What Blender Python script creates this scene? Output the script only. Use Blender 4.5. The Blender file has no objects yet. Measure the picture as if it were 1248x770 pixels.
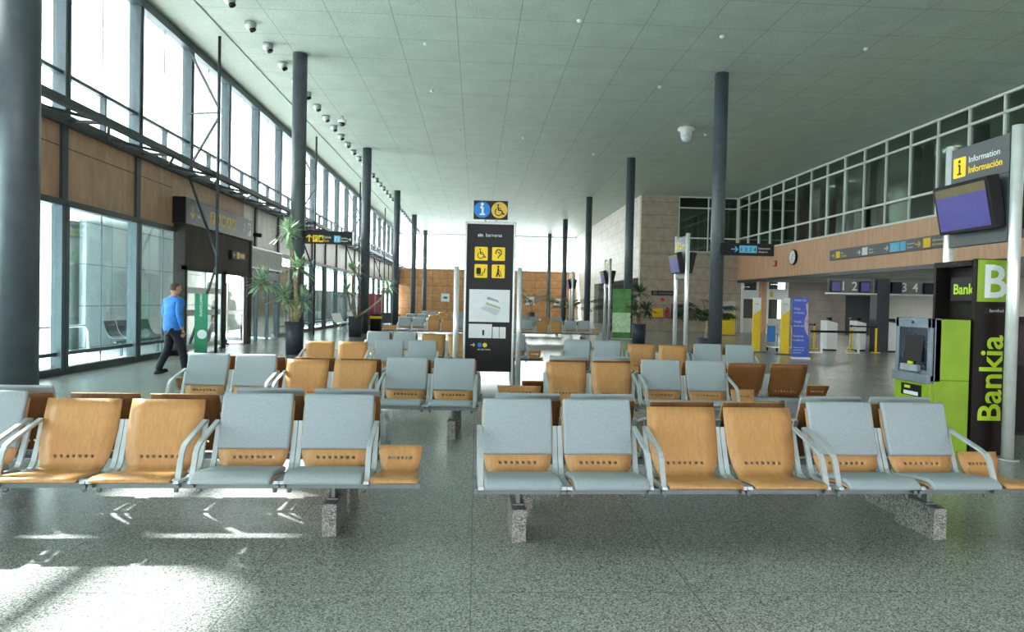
import bpy, bmesh, math, random
from mathutils import Vector, Matrix
random.seed(7)
PI = math.pi
C = bpy.context.scene.collection

# ------------------------------------------------------------------ materials
def lin(c):
    return tuple(((v/255)/12.92 if v/255 <= .04045 else ((v/255+.055)/1.055)**2.4) for v in c)+(1,)
def newmat(name):
    m = bpy.data.materials.new(name); m.use_nodes = True
    nt = m.node_tree; return m, nt, nt.nodes, nt.links, nt.nodes['Principled BSDF']
def plain(name, col, rough=.5, metal=0, spec=.5, var=0, scale=8, emit=0, bump=0):
    m, nt, N, L, b = newmat(name)
    b.inputs['Base Color'].default_value = lin(col); b.inputs['Roughness'].default_value = rough
    b.inputs['Metallic'].default_value = metal; b.inputs['Specular IOR Level'].default_value = spec
    if emit:
        b.inputs['Emission Color'].default_value = lin(col); b.inputs['Emission Strength'].default_value = emit
    if var or bump:
        tc = N.new('ShaderNodeTexCoord'); nz = N.new('ShaderNodeTexNoise')
        nz.inputs['Scale'].default_value = scale; nz.inputs['Detail'].default_value = 5
        L.new(tc.outputs['Object'], nz.inputs['Vector'])
        if var:
            r = N.new('ShaderNodeValToRGB')
            lo = tuple(max(0, v*(1-var)) for v in col); hi = tuple(min(255, v*(1+var)) for v in col)
            r.color_ramp.elements[0].color = lin(lo); r.color_ramp.elements[1].color = lin(hi)
            r.color_ramp.elements[0].position = .3; r.color_ramp.elements[1].position = .7
            L.new(nz.outputs['Fac'], r.inputs['Fac']); L.new(r.outputs['Color'], b.inputs['Base Color'])
        if bump:
            bp = N.new('ShaderNodeBump'); bp.inputs['Strength'].default_value = bump; bp.inputs['Distance'].default_value = .005
            L.new(nz.outputs['Fac'], bp.inputs['Height']); L.new(bp.outputs['Normal'], b.inputs['Normal'])
    return m
def wood(name, dark, light, stretch=(26, 26, 1.6), rough=.42, spec=.4):
    m, nt, N, L, b = newmat(name)
    tc = N.new('ShaderNodeTexCoord'); mp = N.new('ShaderNodeMapping'); nz = N.new('ShaderNodeTexNoise'); r = N.new('ShaderNodeValToRGB')
    mp.inputs['Scale'].default_value = stretch; nz.inputs['Scale'].default_value = 1.0; nz.inputs['Detail'].default_value = 6
    nz.inputs['Distortion'].default_value = .6
    r.color_ramp.elements[0].color = lin(dark); r.color_ramp.elements[1].color = lin(light)
    r.color_ramp.elements[0].position = .3; r.color_ramp.elements[1].position = .72
    L.new(tc.outputs['Object'], mp.inputs['Vector']); L.new(mp.outputs['Vector'], nz.inputs['Vector'])
    L.new(nz.outputs['Fac'], r.inputs['Fac']); L.new(r.outputs['Color'], b.inputs['Base Color'])
    b.inputs['Roughness'].default_value = rough; b.inputs['Specular IOR Level'].default_value = spec
    return m
def granite(name, cols, scale, rough, joint=None, spec=.5, bumpy=False):
    """speckled stone; joint = (tile_x, tile_y, colour)"""
    m, nt, N, L, b = newmat(name)
    tc = N.new('ShaderNodeTexCoord')
    v = N.new('ShaderNodeTexVoronoi'); v.inputs['Scale'].default_value = scale
    nz = N.new('ShaderNodeTexNoise'); nz.inputs['Scale'].default_value = scale*.8; nz.inputs['Detail'].default_value = 3
    big = N.new('ShaderNodeTexNoise'); big.inputs['Scale'].default_value = .8; big.inputs['Detail'].default_value = 3
    for t in (v, nz, big): L.new(tc.outputs['Object'], t.inputs['Vector'])
    sep = N.new('ShaderNodeSeparateColor'); L.new(v.outputs['Color'], sep.inputs['Color'])
    mx = N.new('ShaderNodeMath'); mx.operation = 'MULTIPLY_ADD'; mx.inputs[1].default_value = .6; L.new(nz.outputs['Fac'], mx.inputs[0])
    ml = N.new('ShaderNodeMath'); ml.operation = 'MULTIPLY'; ml.inputs[1].default_value = .45; L.new(sep.outputs['Red'], ml.inputs[0])
    L.new(ml.outputs[0], mx.inputs[2])
    r = N.new('ShaderNodeValToRGB'); L.new(mx.outputs[0], r.inputs['Fac'])
    e = r.color_ramp.elements; e[0].position = .27; e[0].color = lin(cols[0]); e[1].position = .78; e[1].color = lin(cols[2])
    q = e.new(.5); q.color = lin(cols[1])
    out = r.outputs['Color']
    mu = N.new('ShaderNodeMix'); mu.data_type = 'RGBA'; mu.blend_type = 'MULTIPLY'; mu.inputs[0].default_value = .35
    L.new(out, mu.inputs[6]); L.new(big.outputs['Fac'], mu.inputs[7]); out = mu.outputs[2]
    if joint:
        sx = N.new('ShaderNodeSeparateXYZ'); L.new(tc.outputs['Object'], sx.inputs[0])
        masks = []
        for k, t in ((0, joint[0]), (1, joint[1])):
            a = N.new('ShaderNodeMath'); a.operation = 'PINGPONG'; a.inputs[1].default_value = t/2
            L.new(sx.outputs[k], a.inputs[0])
            g = N.new('ShaderNodeMath'); g.operation = 'LESS_THAN'; g.inputs[1].default_value = .0035; L.new(a.outputs[0], g.inputs[0])
            masks.append(g)
        mm = N.new('ShaderNodeMath'); mm.operation = 'MAXIMUM'; L.new(masks[0].outputs[0], mm.inputs[0]); L.new(masks[1].outputs[0], mm.inputs[1])
        ms = N.new('ShaderNodeMath'); ms.operation = 'MULTIPLY'; ms.inputs[1].default_value = .6; L.new(mm.outputs[0], ms.inputs[0])
        mj = N.new('ShaderNodeMix'); mj.data_type = 'RGBA'; L.new(ms.outputs[0], mj.inputs[0]); L.new(out, mj.inputs[6])
        mj.inputs[7].default_value = lin(joint[2]); out = mj.outputs[2]
    L.new(out, b.inputs['Base Color'])
    b.inputs['Roughness'].default_value = rough; b.inputs['Specular IOR Level'].default_value = spec
    return m
def panelled(name, col, line, px, py, axes=(0, 1), w=.012, rough=.5, var=.06, scale=1.2, spec=.3, strength=1, off=(0, 0), fine=0):
    """flat colour with thin joint lines on two object axes"""
    m, nt, N, L, b = newmat(name)
    tc = N.new('ShaderNodeTexCoord'); sx = N.new('ShaderNodeSeparateXYZ'); L.new(tc.outputs['Object'], sx.inputs[0])
    masks = []
    for ax, p, o in ((axes[0], px, off[0]), (axes[1], py, off[1])):
        if not p: continue
        ad = N.new('ShaderNodeMath'); ad.operation = 'ADD'; ad.inputs[1].default_value = o; L.new(sx.outputs[ax], ad.inputs[0])
        a = N.new('ShaderNodeMath'); a.operation = 'PINGPONG'; a.inputs[1].default_value = p/2; L.new(ad.outputs[0], a.inputs[0])
        g = N.new('ShaderNodeMath'); g.operation = 'LESS_THAN'; g.inputs[1].default_value = w/2; L.new(a.outputs[0], g.inputs[0]); masks.append(g)
    o = masks[0].outputs[0]
    for g in masks[1:]:
        mm = N.new('ShaderNodeMath'); mm.operation = 'MAXIMUM'; L.new(o, mm.inputs[0]); L.new(g.outputs[0], mm.inputs[1]); o = mm.outputs[0]
    ms = N.new('ShaderNodeMath'); ms.operation = 'MULTIPLY'; ms.inputs[1].default_value = strength; L.new(o, ms.inputs[0])
    nz = N.new('ShaderNodeTexNoise'); nz.inputs['Scale'].default_value = scale; nz.inputs['Detail'].default_value = 6; L.new(tc.outputs['Object'], nz.inputs['Vector'])
    r = N.new('ShaderNodeValToRGB'); r.color_ramp.elements[0].position = .3; r.color_ramp.elements[1].position = .7
    r.color_ramp.elements[0].color = lin(tuple(v*(1-var) for v in col)); r.color_ramp.elements[1].color = lin(tuple(min(255, v*(1+var)) for v in col))
    L.new(nz.outputs['Fac'], r.inputs['Fac']); base = r.outputs['Color']
    if fine:
        n2 = N.new('ShaderNodeTexNoise'); n2.inputs['Scale'].default_value = fine; n2.inputs['Detail'].default_value = 2; L.new(tc.outputs['Object'], n2.inputs['Vector'])
        m2 = N.new('ShaderNodeMix'); m2.data_type = 'RGBA'; m2.blend_type = 'OVERLAY'; m2.inputs[0].default_value = .5
        L.new(base, m2.inputs[6]); L.new(n2.outputs['Fac'], m2.inputs[7]); base = m2.outputs[2]
    mj = N.new('ShaderNodeMix'); mj.data_type = 'RGBA'; L.new(ms.outputs[0], mj.inputs[0]); L.new(base, mj.inputs[6]); mj.inputs[7].default_value = lin(line)
    L.new(mj.outputs[2], b.inputs['Base Color']); b.inputs['Roughness'].default_value = rough; b.inputs['Specular IOR Level'].default_value = spec
    return m
def glassy(name, tint, refl=.9, base=.04, fres=.6):
    m = bpy.data.materials.new(name); m.use_nodes = True; nt = m.node_tree; N = nt.nodes; L = nt.links
    N.remove(N['Principled BSDF']); out = N['Material Output']
    t = N.new('ShaderNodeBsdfTransparent'); t.inputs[0].default_value = lin(tint)
    g = N.new('ShaderNodeBsdfGlossy'); g.inputs['Roughness'].default_value = .03; g.inputs[0].default_value = (refl, refl, refl, 1)
    lw = N.new('ShaderNodeLayerWeight'); lw.inputs[0].default_value = .35
    ma = N.new('ShaderNodeMath'); ma.operation = 'MULTIPLY_ADD'; ma.inputs[1].default_value = fres; ma.inputs[2].default_value = base
    L.new(lw.outputs['Fresnel'], ma.inputs[0])
    mx = N.new('ShaderNodeMixShader'); L.new(ma.outputs[0], mx.inputs[0]); L.new(t.outputs[0], mx.inputs[1]); L.new(g.outputs[0], mx.inputs[2])
    L.new(mx.outputs[0], out.inputs['Surface'])
    return m

M = dict(
    floor=granite('terrazzo_floor', ((86, 88, 87), (160, 163, 161), (216, 219, 216)), 135, .24, (1.2, 1.2, (84, 86, 86)), .45),
    stone=granite('granite_block', ((84, 84, 82), (140, 140, 136), (188, 188, 184)), 110, .7, None, .3),
    ceil=panelled('ceiling_panels', (184, 196, 185), (124, 134, 126), 1.54, 1.54, w=.02, rough=.48, var=.03, strength=.8, spec=.25, off=(.62, .2), fine=40),
    soffit=plain('soffit_white', (178, 191, 180), .5, var=.03),
    column=plain('column_paint', (72, 81, 87), .42, var=.08, scale=5, bump=.1),
    steel=plain('dark_steel', (60, 68, 70), .45, .3, var=.06),
    mull=plain('mullion_paint', (72, 86, 92), .4, .3, var=.05),
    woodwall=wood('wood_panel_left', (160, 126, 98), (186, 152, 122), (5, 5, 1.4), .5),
    woodglare=wood('wood_panel_glare', (190, 176, 162), (214, 202, 188), (5, 5, 1.2), .4),  # same wood band, with washed-out grazing glare painted into the colour
    woodright=wood('wood_panel_right', (192, 150, 118), (214, 172, 138), (6, 6, 1.0), .5),
    woodback=panelled('wood_panel_back', (176, 128, 88), (96, 66, 44), 1.5, .78, axes=(0, 2), w=.03, rough=.5, var=.1, scale=2),
    stonewall=panelled('stone_wall_tan', (176, 162, 146), (132, 120, 108), 0, .8, axes=(0, 2), w=.03, rough=.6, var=.08, scale=3),
    stonewhite=panelled('stone_wall_white', (212, 203, 192), (176, 166, 156), 1.2, .75, axes=(1, 2), w=.03, rough=.5, var=.06, scale=2),
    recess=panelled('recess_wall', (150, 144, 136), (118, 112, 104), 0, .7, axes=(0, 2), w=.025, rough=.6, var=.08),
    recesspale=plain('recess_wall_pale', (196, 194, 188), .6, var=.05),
    frame=plain('window_frame_white', (226, 231, 225), .5, var=.03),
    glass=glassy('clear_glass', (244, 248, 247)),
    glasslow=glassy('lower_glass', (222, 234, 231), .9, .04, .3),
    glassdark=glassy('interior_glass', (172, 184, 178), .8, .06),
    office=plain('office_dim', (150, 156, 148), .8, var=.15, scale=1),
    officedark=plain('office_dark', (40, 42, 42), .8, var=.1),
    ply=wood('seat_plywood', (176, 128, 78), (194, 148, 96), (60, 14, 14), .36, .4),
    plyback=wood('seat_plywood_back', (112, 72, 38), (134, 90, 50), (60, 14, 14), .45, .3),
    fabric=plain('grey_upholstery', (152, 163, 169), .62, 0, .4, var=.07, scale=160, bump=.25),
    seatmetal=plain('seat_frame_metal', (182, 192, 196), .4, .25, var=.04),
    rail=plain('rail_metal', (112, 120, 122), .45, .5, var=.05),
    chrome=plain('polished_steel', (222, 226, 226), .28, .45, var=.03),
    alu=plain('brushed_aluminium', (184, 190, 190), .38, .7, var=.04),
    black=plain('black_plastic', (16, 16, 17), .5, 0, .25, var=.1),
    char=plain('charcoal_panel', (38, 37, 38), .5, 0, .25, var=.06),
    grey=plain('grey_panel', (84, 90, 96), .45, var=.05),
    signgrey=plain('sign_grey', (62, 66, 69), .4, var=.05),
    white=plain('white_paint', (232, 234, 232), .5, var=.02),
    paper=plain('white_paper', (222, 228, 232), .6, var=.02),
    yellow=plain('sign_yellow', (244, 204, 24), .5, var=.03),
    gold=plain('sign_gold', (214, 176, 66), .5, var=.04),
    blue=plain('sign_blue', (20, 120, 200), .5, var=.04),
    cyan=plain('sign_cyan', (96, 184, 220), .5, var=.03),
    banner=plain('banner_blue', (62, 88, 190), .5, var=.05),
    screen=plain('screen_violet', (72, 66, 128), .3, var=.06, emit=.15),
    screentop=plain('screen_olive', (98, 86, 58), .3, var=.06, emit=.1),
    screendark=plain('screen_dark', (36, 40, 54), .2, var=.1),
    lime=plain('bank_lime', (130, 164, 22), .42, var=.06, scale=3),
    limetext=plain('bank_lime_text', (176, 206, 40), .5, var=.03),
    bankdark=plain('bank_brown_black', (28, 22, 21), .45, 0, .2, var=.08),
    atm=plain('cash_machine_grey', (112, 122, 134), .45, .2, var=.05),
    atmlight=plain('cash_machine_silver', (150, 158, 166), .45, .2, var=.05),
    green=plain('green_banner', (16, 122, 84), .5, var=.06),
    red=plain('signal_red', (190, 50, 50), .5, var=.05),
    maroon=plain('maroon_panel', (128, 40, 58), .5, var=.06),
    leaf=plain('leaf_green', (70, 100, 66), .5, var=.35, scale=6),
    leafpale=plain('leaf_pale', (140, 166, 134), .45, var=.3, scale=6),
    palm=plain('palm_green', (44, 70, 40), .5, var=.35, scale=6),
    trunk=plain('plant_trunk', (150, 132, 104), .8, var=.25, scale=14, bump=.4),
    pot=plain('pot_slate', (48, 54, 66), .55, var=.08),
    soil=plain('soil', (50, 40, 32), .9, var=.2),
    shirt=plain('blue_shirt', (44, 118, 196), .75, var=.1, scale=12),
    navy=plain('navy_cloth', (26, 30, 44), .8, var=.15, scale=10),
    darkcloth=plain('dark_jacket', (34, 38, 52), .8, var=.15),
    skin=plain('skin', (190, 142, 118), .55, var=.05),
    hair=plain('hair', (66, 54, 46), .7, var=.25, scale=40),
    shoe=plain('shoe_leather', (24, 22, 22), .45, var=.1),
    ground=plain('outdoor_paving', (182, 190, 196), .7, var=.06),
    outwall=panelled('outdoor_white_wall', (222, 233, 240), (150, 160, 166), 2.4, 1.2, axes=(1, 2), w=.03, rough=.6, var=.03),
    outtan=panelled('outdoor_tan_wall', (222, 196, 182), (176, 146, 130), 1.4, 0, axes=(1, 2), w=.04, rough=.6, var=.06),
    doordark=plain('door_dark_frame', (46, 42, 38), .6, 0, .15, var=.08),
    vest=wood('vestibule_panel', (50, 42, 32), (74, 62, 48), (3, 3, .5), .6, .12),
    outdark=plain('outdoor_dark', (62, 74, 72), .6, var=.2, scale=2),
)

# ------------------------------------------------------------------ builders
class MB:
    def __init__(s): s.bm = bmesh.new()
    def box(s, x0, x1, y0, y1, z0, z1, T=None):
        vs = [s.bm.verts.new((x, y, z)) for x in (x0, x1) for y in (y0, y1) for z in (z0, z1)]
        for f in ((0, 1, 3, 2), (4, 6, 7, 5), (0, 4, 5, 1), (2, 3, 7, 6), (0, 2, 6, 4), (1, 5, 7, 3)):
            s.bm.faces.new([vs[i] for i in f])
        if T:
            for v in vs: v.co = T @ v.co
        return s
    def bar(s, a, b, w, h, up=(0, 0, 1)):
        a, b = Vector(a), Vector(b); d = (b-a).normalized(); up = Vector(up)
        if abs(d.dot(up)) > .98: up = Vector((1, 0, 0))
        r = d.cross(up).normalized(); u = r.cross(d)
        vs = []
        for p in (a, b):
            for i, j in ((-1, -1), (1, -1), (1, 1), (-1, 1)): vs.append(s.bm.verts.new(p+r*w/2*i+u*h/2*j))
        for f in ((3, 2, 1, 0), (4, 5, 6, 7), (0, 1, 5, 4), (1, 2, 6, 5), (2, 3, 7, 6), (3, 0, 4, 7)):
            s.bm.faces.new([vs[i] for i in f])
        return s
    def tube(s, pts, rad, n=12, cap=True, smooth=True):
        pts = [Vector(p) for p in pts]; rr = rad if isinstance(rad, (list, tuple)) else [rad]*len(pts)
        rings = []; prev = None
        for i, p in enumerate(pts):
            d = (pts[min(i+1, len(pts)-1)]-pts[max(i-1, 0)]).normalized()
            if prev is None:
                a = Vector((1, 0, 0)) if abs(d.x) < .9 else Vector((0, 1, 0))
                r = d.cross(a).normalized()
            else: r = (prev-d*prev.dot(d)).normalized()
            prev = r; u = d.cross(r)
            rings.append([s.bm.verts.new(p+(r*math.cos(2*PI*k/n)+u*math.sin(2*PI*k/n))*rr[i]) for k in range(n)])
        for a, b in zip(rings, rings[1:]):
            for k in range(n):
                f = s.bm.faces.new((a[k], a[(k+1) % n], b[(k+1) % n], b[k])); f.smooth = smooth
        if cap:
            s.bm.faces.new(rings[0][::-1]); s.bm.faces.new(rings[-1])
        return s
    def lathe(s, prof, n=24, c=(0, 0, 0), T=None):
        c = Vector(c); rings = []
        for r, z in prof:
            rings.append([s.bm.verts.new(c+Vector((r*math.cos(2*PI*k/n), r*math.sin(2*PI*k/n), z))) for k in range(n)])
        for a, b in zip(rings, rings[1:]):
            for k in range(n):
                f = s.bm.faces.new((a[k], a[(k+1) % n], b[(k+1) % n], b[k])); f.smooth = True
        s.bm.faces.new(rings[0][::-1]); s.bm.faces.new(rings[-1])
        if T:
            for rg in rings:
                for v in rg: v.co = T @ v.co
        return s
    def strip(s, pts, w, t, ax=(1, 0, 0)):
        """flat bar following pts (in the plane perpendicular to ax), w along ax, t thick"""
        pts = [Vector(p) for p in pts]; ax = Vector(ax); rings = []
        for i, p in enumerate(pts):
            d = (pts[min(i+1, len(pts)-1)]-pts[max(i-1, 0)]).normalized(); nn = ax.cross(d).normalized()
            rings.append([s.bm.verts.new(p+ax*w/2*a+nn*t/2*b) for a, b in ((-1, -1), (1, -1), (1, 1), (-1, 1))])
        for a, b in zip(rings, rings[1:]):
            for k in range(4): s.bm.faces.new((a[k], a[(k+1) % 4], b[(k+1) % 4], b[k]))
        s.bm.faces.new(rings[0][::-1]); s.bm.faces.new(rings[-1])
        return s
    def poly(s, pts, th, T):
        """flat polygon in local (x, z) extruded th toward -y, then T"""
        a = [s.bm.verts.new(T @ Vector((x, -th, z))) for x, z in pts]
        b = [s.bm.verts.new(T @ Vector((x, 0, z))) for x, z in pts]
        s.bm.faces.new(a); s.bm.faces.new(b[::-1]); n = len(a)
        for k in range(n): s.bm.faces.new((a[k], b[k], b[(k+1) % n], a[(k+1) % n]))
        return s
    def mesh(s, name, mat, bevel=0, seg=2, smooth=False):
        bmesh.ops.recalc_face_normals(s.bm, faces=s.bm.faces)
        if bevel:
            es = [e for e in s.bm.edges if len(e.link_faces) == 2 and e.calc_face_angle(0) > .6]
            bmesh.ops.bevel(s.bm, geom=es, offset=bevel, segments=seg, affect='EDGES', profile=.5, clamp_overlap=True)
        me = bpy.data.meshes.new(name); s.bm.to_mesh(me); s.bm.free(); me.materials.append(mat)
        if smooth:
            for p in me.polygons: p.use_smooth = True
        return me
    def build(s, name, mat, parent=None, bevel=0, seg=2, smooth=False, loc=None):
        o = bpy.data.objects.new(name, s.mesh(name, mat, bevel, seg, smooth)); C.objects.link(o)
        if parent: o.parent = parent
        if loc: o.location = loc
        return o
def place(name, me, parent=None, loc=(0, 0, 0), rz=0):
    o = bpy.data.objects.new(name, me); C.objects.link(o); o.parent = parent; o.location = loc; o.rotation_euler.z = rz
    return o
def tag(o, label, cat, group=None, kind=None):
    o['label'] = label; o['category'] = cat
    if group: o['group'] = group
    if kind: o['kind'] = kind
    return o
def thing(name, label, cat, loc=(0, 0, 0), rz=0, group=None):
    o = bpy.data.objects.new(name, None); C.objects.link(o); o.empty_display_size = .2
    o.location = loc; o.rotation_euler.z = rz
    return tag(o, label, cat, group)
def struct(name, mb, mat, label=None, cat=None, bevel=0, parent=None):
    o = mb.build(name, mat, parent, bevel)
    if not parent:
        o['kind'] = 'structure'
        if label: o['label'] = label; o['category'] = cat
    return o
def copy_tree(o, parent=None):
    c = o.copy(); C.objects.link(c); c.parent = parent
    for ch in list(o.children): copy_tree(ch, c)
    return c
def box(*a): return MB().box(*a)
FACE_Y = Matrix.Identity(4)
def face(loc, rz=0, rx=0): return Matrix.Translation(loc) @ Matrix.Rotation(rz, 4, 'Z') @ Matrix.Rotation(rx, 4, 'X')
def text(body, size, T, mat, parent, name='lettering', align='LEFT', bold=0, th=.002):
    """flat lettering in the plane of T's local x / z, facing local -y"""
    cu = bpy.data.curves.new(name, 'FONT'); cu.body = body; cu.size = size; cu.align_x = align; cu.extrude = th/2; cu.offset = bold; cu.resolution_u = 3
    t = bpy.data.objects.new(name, cu); C.objects.link(t)
    dg = bpy.context.evaluated_depsgraph_get(); me = bpy.data.meshes.new_from_object(t.evaluated_get(dg))
    bpy.data.objects.remove(t); bpy.data.curves.remove(cu)
    me.transform(T @ Matrix.Translation((0, -th/2, 0)) @ Matrix.Rotation(PI/2, 4, 'X')); me.materials.clear(); me.materials.append(mat)
    me.name = name
    o = bpy.data.objects.new(name, me); C.objects.link(o); o.parent = parent
    return o
def circ(cx, cz, r, n=20, a0=0, a1=2*PI): return [(cx+r*math.cos(a0+(a1-a0)*k/n), cz+r*math.sin(a0+(a1-a0)*k/n)) for k in range(n)]
def stroke(mb, pts, w, T, th=.002):
    for (x0, z0), (x1, z1) in zip(pts, pts[1:]):
        d = Vector((x1-x0, z1-z0)); l = d.length or 1; nx, nz = -d.y/l*w/2, d.x/l*w/2
        mb.poly([(x0-nx, z0-nz), (x1-nx, z1-nz), (x1+nx, z1+nz), (x0+nx, z0+nz)], th, T)
    return mb
def arrow(mb, cx, cz, s, ang, T, th=.002):
    c, n = math.cos(ang), math.sin(ang); R = lambda p: (cx+s*(p[0]*c-p[1]*n), cz+s*(p[0]*n+p[1]*c))
    stroke(mb, [R((-.5, 0)), R((.42, 0))], s*.16, T, th)
    stroke(mb, [R((.08, .38)), R((.46, 0)), R((.08, -.38))], s*.16, T, th)
    return mb
def wheelchair(mb, cx, cz, s, T, th=.002):
    R = lambda p: (cx+s*p[0], cz+s*p[1])
    mb.poly(circ(*R((-.1, .42)), .08*s, 12), th, T)
    stroke(mb, [R((-.1, .3)), R((-.07, -.02)), R((.2, -.02)), R((.34, -.36)), R((.46, -.3))], .1*s, T, th)
    stroke(mb, [R((-.08, .14)), R((.16, .14))], .07*s, T, th)
    stroke(mb, [R((-.05+.3*math.cos(a), -.16+.3*math.sin(a))) for a in [2.2+k*.42 for k in range(10)]], .075*s, T, th)
    return mb
def rrect(x0, x1, z0, z1, r, n=4):
    P = []
    for cx, cz, a in ((x1-r, z0+r, -PI/2), (x1-r, z1-r, 0), (x0+r, z1-r, PI/2), (x0+r, z0+r, PI)):
        P += [(cx+r*math.cos(a+PI/2*k/n), cz+r*math.sin(a+PI/2*k/n)) for k in range(n+1)]
    return P

# ------------------------------------------------------------------ the hall
XL, XR, YB, YF, HC = -7.85, 16.3, -12.0, 70.0, 8.44
struct('floor', box(XL, 26, YB, YF+.2, -.2, 0), M['floor'], 'polished grey speckled granite floor of the hall', 'floor')
struct('ceiling', box(XL+1.15, XR+.2, YB, YF-1.5, HC, HC+.25), M['ceil'], 'pale green-grey panelled flat ceiling', 'ceiling')
cv = MB(); cv.poly([(XL-.2, HC-.1), (XL+1.15, HC-.03), (XL+1.15, HC+.25), (XL-.2, HC+.25)], YF-YB+.2, face((0, YF+.2, 0)))
struct('trim_1', cv, M['soffit'], 'pale sloping ceiling edge along the window wall', 'ceiling edge')
struct('trim_2', box(XL+1.15, XR+.2, YF-1.5, YF+.2, HC, HC+.25), M['soffit'], 'pale ceiling edge above the end wall window', 'ceiling edge')

# left window wall: bays of 2.8 m
Z1, Z2, ZT = 3.25, 4.8, 5.67
bays = [13.35+2.8*k for k in range(-9, 21)]
wl = MB(); wn = [0]
wl.box(XL-.2, XL, YB, 18.12, Z1, Z2)
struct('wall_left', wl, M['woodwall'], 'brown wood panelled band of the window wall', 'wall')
struct('wall_left_far', box(XL-.2, XL, 23.4, YF, Z1, Z2), M['woodglare'], 'wood panelled band of the far window wall with glare painted in', 'wall')
struct('wall_left_over_door', box(XL-.2, XL, 18.12, 23.4, 3.4, Z2), M['woodwall'], 'brown wood panel above the entrance sign', 'wall')
tr = MB()
for y in bays: tr.box(XL-.02, XL+.06, y-.09, y+.09, Z1, Z2) if not 18.5 < y < 23 else None
for z, w in ((Z2, .2), (Z1, .12)):
    tr.box(XL-.1, XL+.12, YB, YF, z-w/2, z+w/2) if z == Z2 else (tr.box(XL-.1, XL+.08, YB, 18.1, z-w/2, z+w/2), tr.box(XL-.1, XL+.08, 23.4, YF, z-w/2, z+w/2))
tr.box(XL, XL+.004, YB, 18, 4.3, 4.32)
struct('trim_3', tr, M['steel'], 'dark steel rails and posts framing the wood band', 'rail')
struct('trim_4', box(XL-.1, XL+.12, YB, YF, HC-.32, HC-.1), M['mull'], 'grey head rail above the upper windows', 'rail')
struct('baseboard_left', box(XL-.12, XL+.06, YB, 18.1, 0, .14).box(XL-.12, XL+.06, 27.4, YF, 0, .14), M['steel'], 'dark kerb under the lower glazing', 'baseboard')
for i, y in enumerate(bays[:-1]):
    y1 = y+2.8; wn[0] += 1
    f = MB()
    for q in (-.09, .03): f.box(XL-.14, XL+.1, y+q, y+q+.06, Z2, HC-.1)
    f.box(XL-.12, XL+.02, y-.03, y+.03, Z2, HC-.1)
    f.box(XL-.06, XL+.05, y+.09, y1-.09, ZT-.035, ZT+.035)
    f.box(XL-.06, XL+.05, y+1.37, y+1.43, Z2, ZT)
    f.box(XL-.03, XL-.018, y+1.39, y+1.41, ZT, HC-.1)
    o = struct('window_%d' % wn[0], f, M['mull'], 'tall upper window bay with grey mullion', 'window')
    p = box(XL-.045, XL-.03, y+.05, y1-.05, Z2, HC-.12).build('pane', M['glass'], o)
    if y > 70 or (18 < y+.1 < 27): continue
    wn[0] += 1
    f = MB()
    for q in (-.12, .02): f.box(XL-.12, XL+.08, y+q, y+q+.1, .1, Z1)
    f.box(XL-.04, XL+.0, y+.1, y1-.1, .36, .43)
    f.box(XL-.03, XL-.01, y+1.39, y+1.41, .14, Z1)
    o = struct('window_%d' % wn[0], f, M['mull'], 'floor-height lower window bay with grey posts', 'window')
    box(XL-.04, XL-.025, y+.1, y1-.1, .1, Z1).build('pane', M['glasslow'], o)

# end wall, stone block and right-hand walls
struct('wall_back', box(XL-.2, 10.2, YF, YF+.2, 0, 4.8), M['woodback'], 'wood panelled end wall of the hall', 'wall')
wf = MB()
wf.box(XL, 10.1, YF-.02, YF+.1, 4.8, 4.9).box(XL, 10.1, YF-.02, YF+.1, 5.75, 5.82).box(XL, 10.1, YF-.02, YF+.1, HC-.15, HC)
for k in range(8): wf.box(XL+k*2.56-.03, XL+k*2.56+.03, YF-.02, YF+.1, 4.8, HC)
o = struct('window_%d' % (wn[0]+1), wf, M['frame'], 'wide bright window above the wood end wall', 'window')
box(XL, 10.1, YF+.03, YF+.05, 4.85, HC-.1).build('pane', M['glass'], o)
struct('wall_stone_side', box(10.1, 10.5, 42.4, 58.4, 3.3, HC).box(10.1, 10.5, 58.4, YF, 0, HC), M['stonewhite'], 'pale stone wall running away to the end wall', 'wall')
struct('wall_stone_front', box(10.5, 12.45, 42, 42.4, 0, HC).box(12.45, 16.5, 42, 42.4, 0, 4.95), M['stonewall'], 'tan stone block facing the seats', 'wall')
struct('trim_5', box(10.1, 10.5, 42, 42.4, 0, HC), M['stonewall'], 'corner pier of the tan stone block', 'pier')
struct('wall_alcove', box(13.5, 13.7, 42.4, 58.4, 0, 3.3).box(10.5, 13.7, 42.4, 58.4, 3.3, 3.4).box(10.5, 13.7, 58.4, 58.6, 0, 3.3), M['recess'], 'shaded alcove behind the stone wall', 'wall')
def interior_window(name, horiz, a0, a1, n, z0, z1, zs, fixed, label):
    f = MB(); b = lambda u0, u1, za, zb: f.box(u0, u1, fixed-.06, fixed+.08, za, zb) if horiz else f.box(fixed-.06, fixed+.08, u0, u1, za, zb)
    for k in range(n+1):
        u = a0+(a1-a0)*k/n; b(u-.035, u+.035, z0, z1)
    for z in [z0, z1]+zs: b(a0, a1, z-.04, z+.04)
    o = struct(name, f, M['frame'], label, 'window')
    if horiz: box(a0, a1, fixed+.0, fixed+.015, z0, z1).build('pane', M['glassdark'], o)
    else: box(fixed, fixed+.015, a0, a1, z0, z1).build('pane', M['glassdark'], o)
wn[0] += 2
interior_window('window_%d' % wn[0], 0, 2.06, 42.0, 26, 4.97, 8.36, [5.83, 7.78], XR, 'long strip of white-framed office windows on the right'); wn[0] += 1
interior_window('window_%d' % wn[0], 1, 12.5, 16.2, 2, 4.97, 8.36, [5.83, 7.7], 42.1, 'white-framed office window above the stone block')
struct('wall_right', box(XR, XR+.25, -2, 42, 3.25, 4.93), M['woodright'], 'light wood band below the office windows', 'wall')
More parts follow.
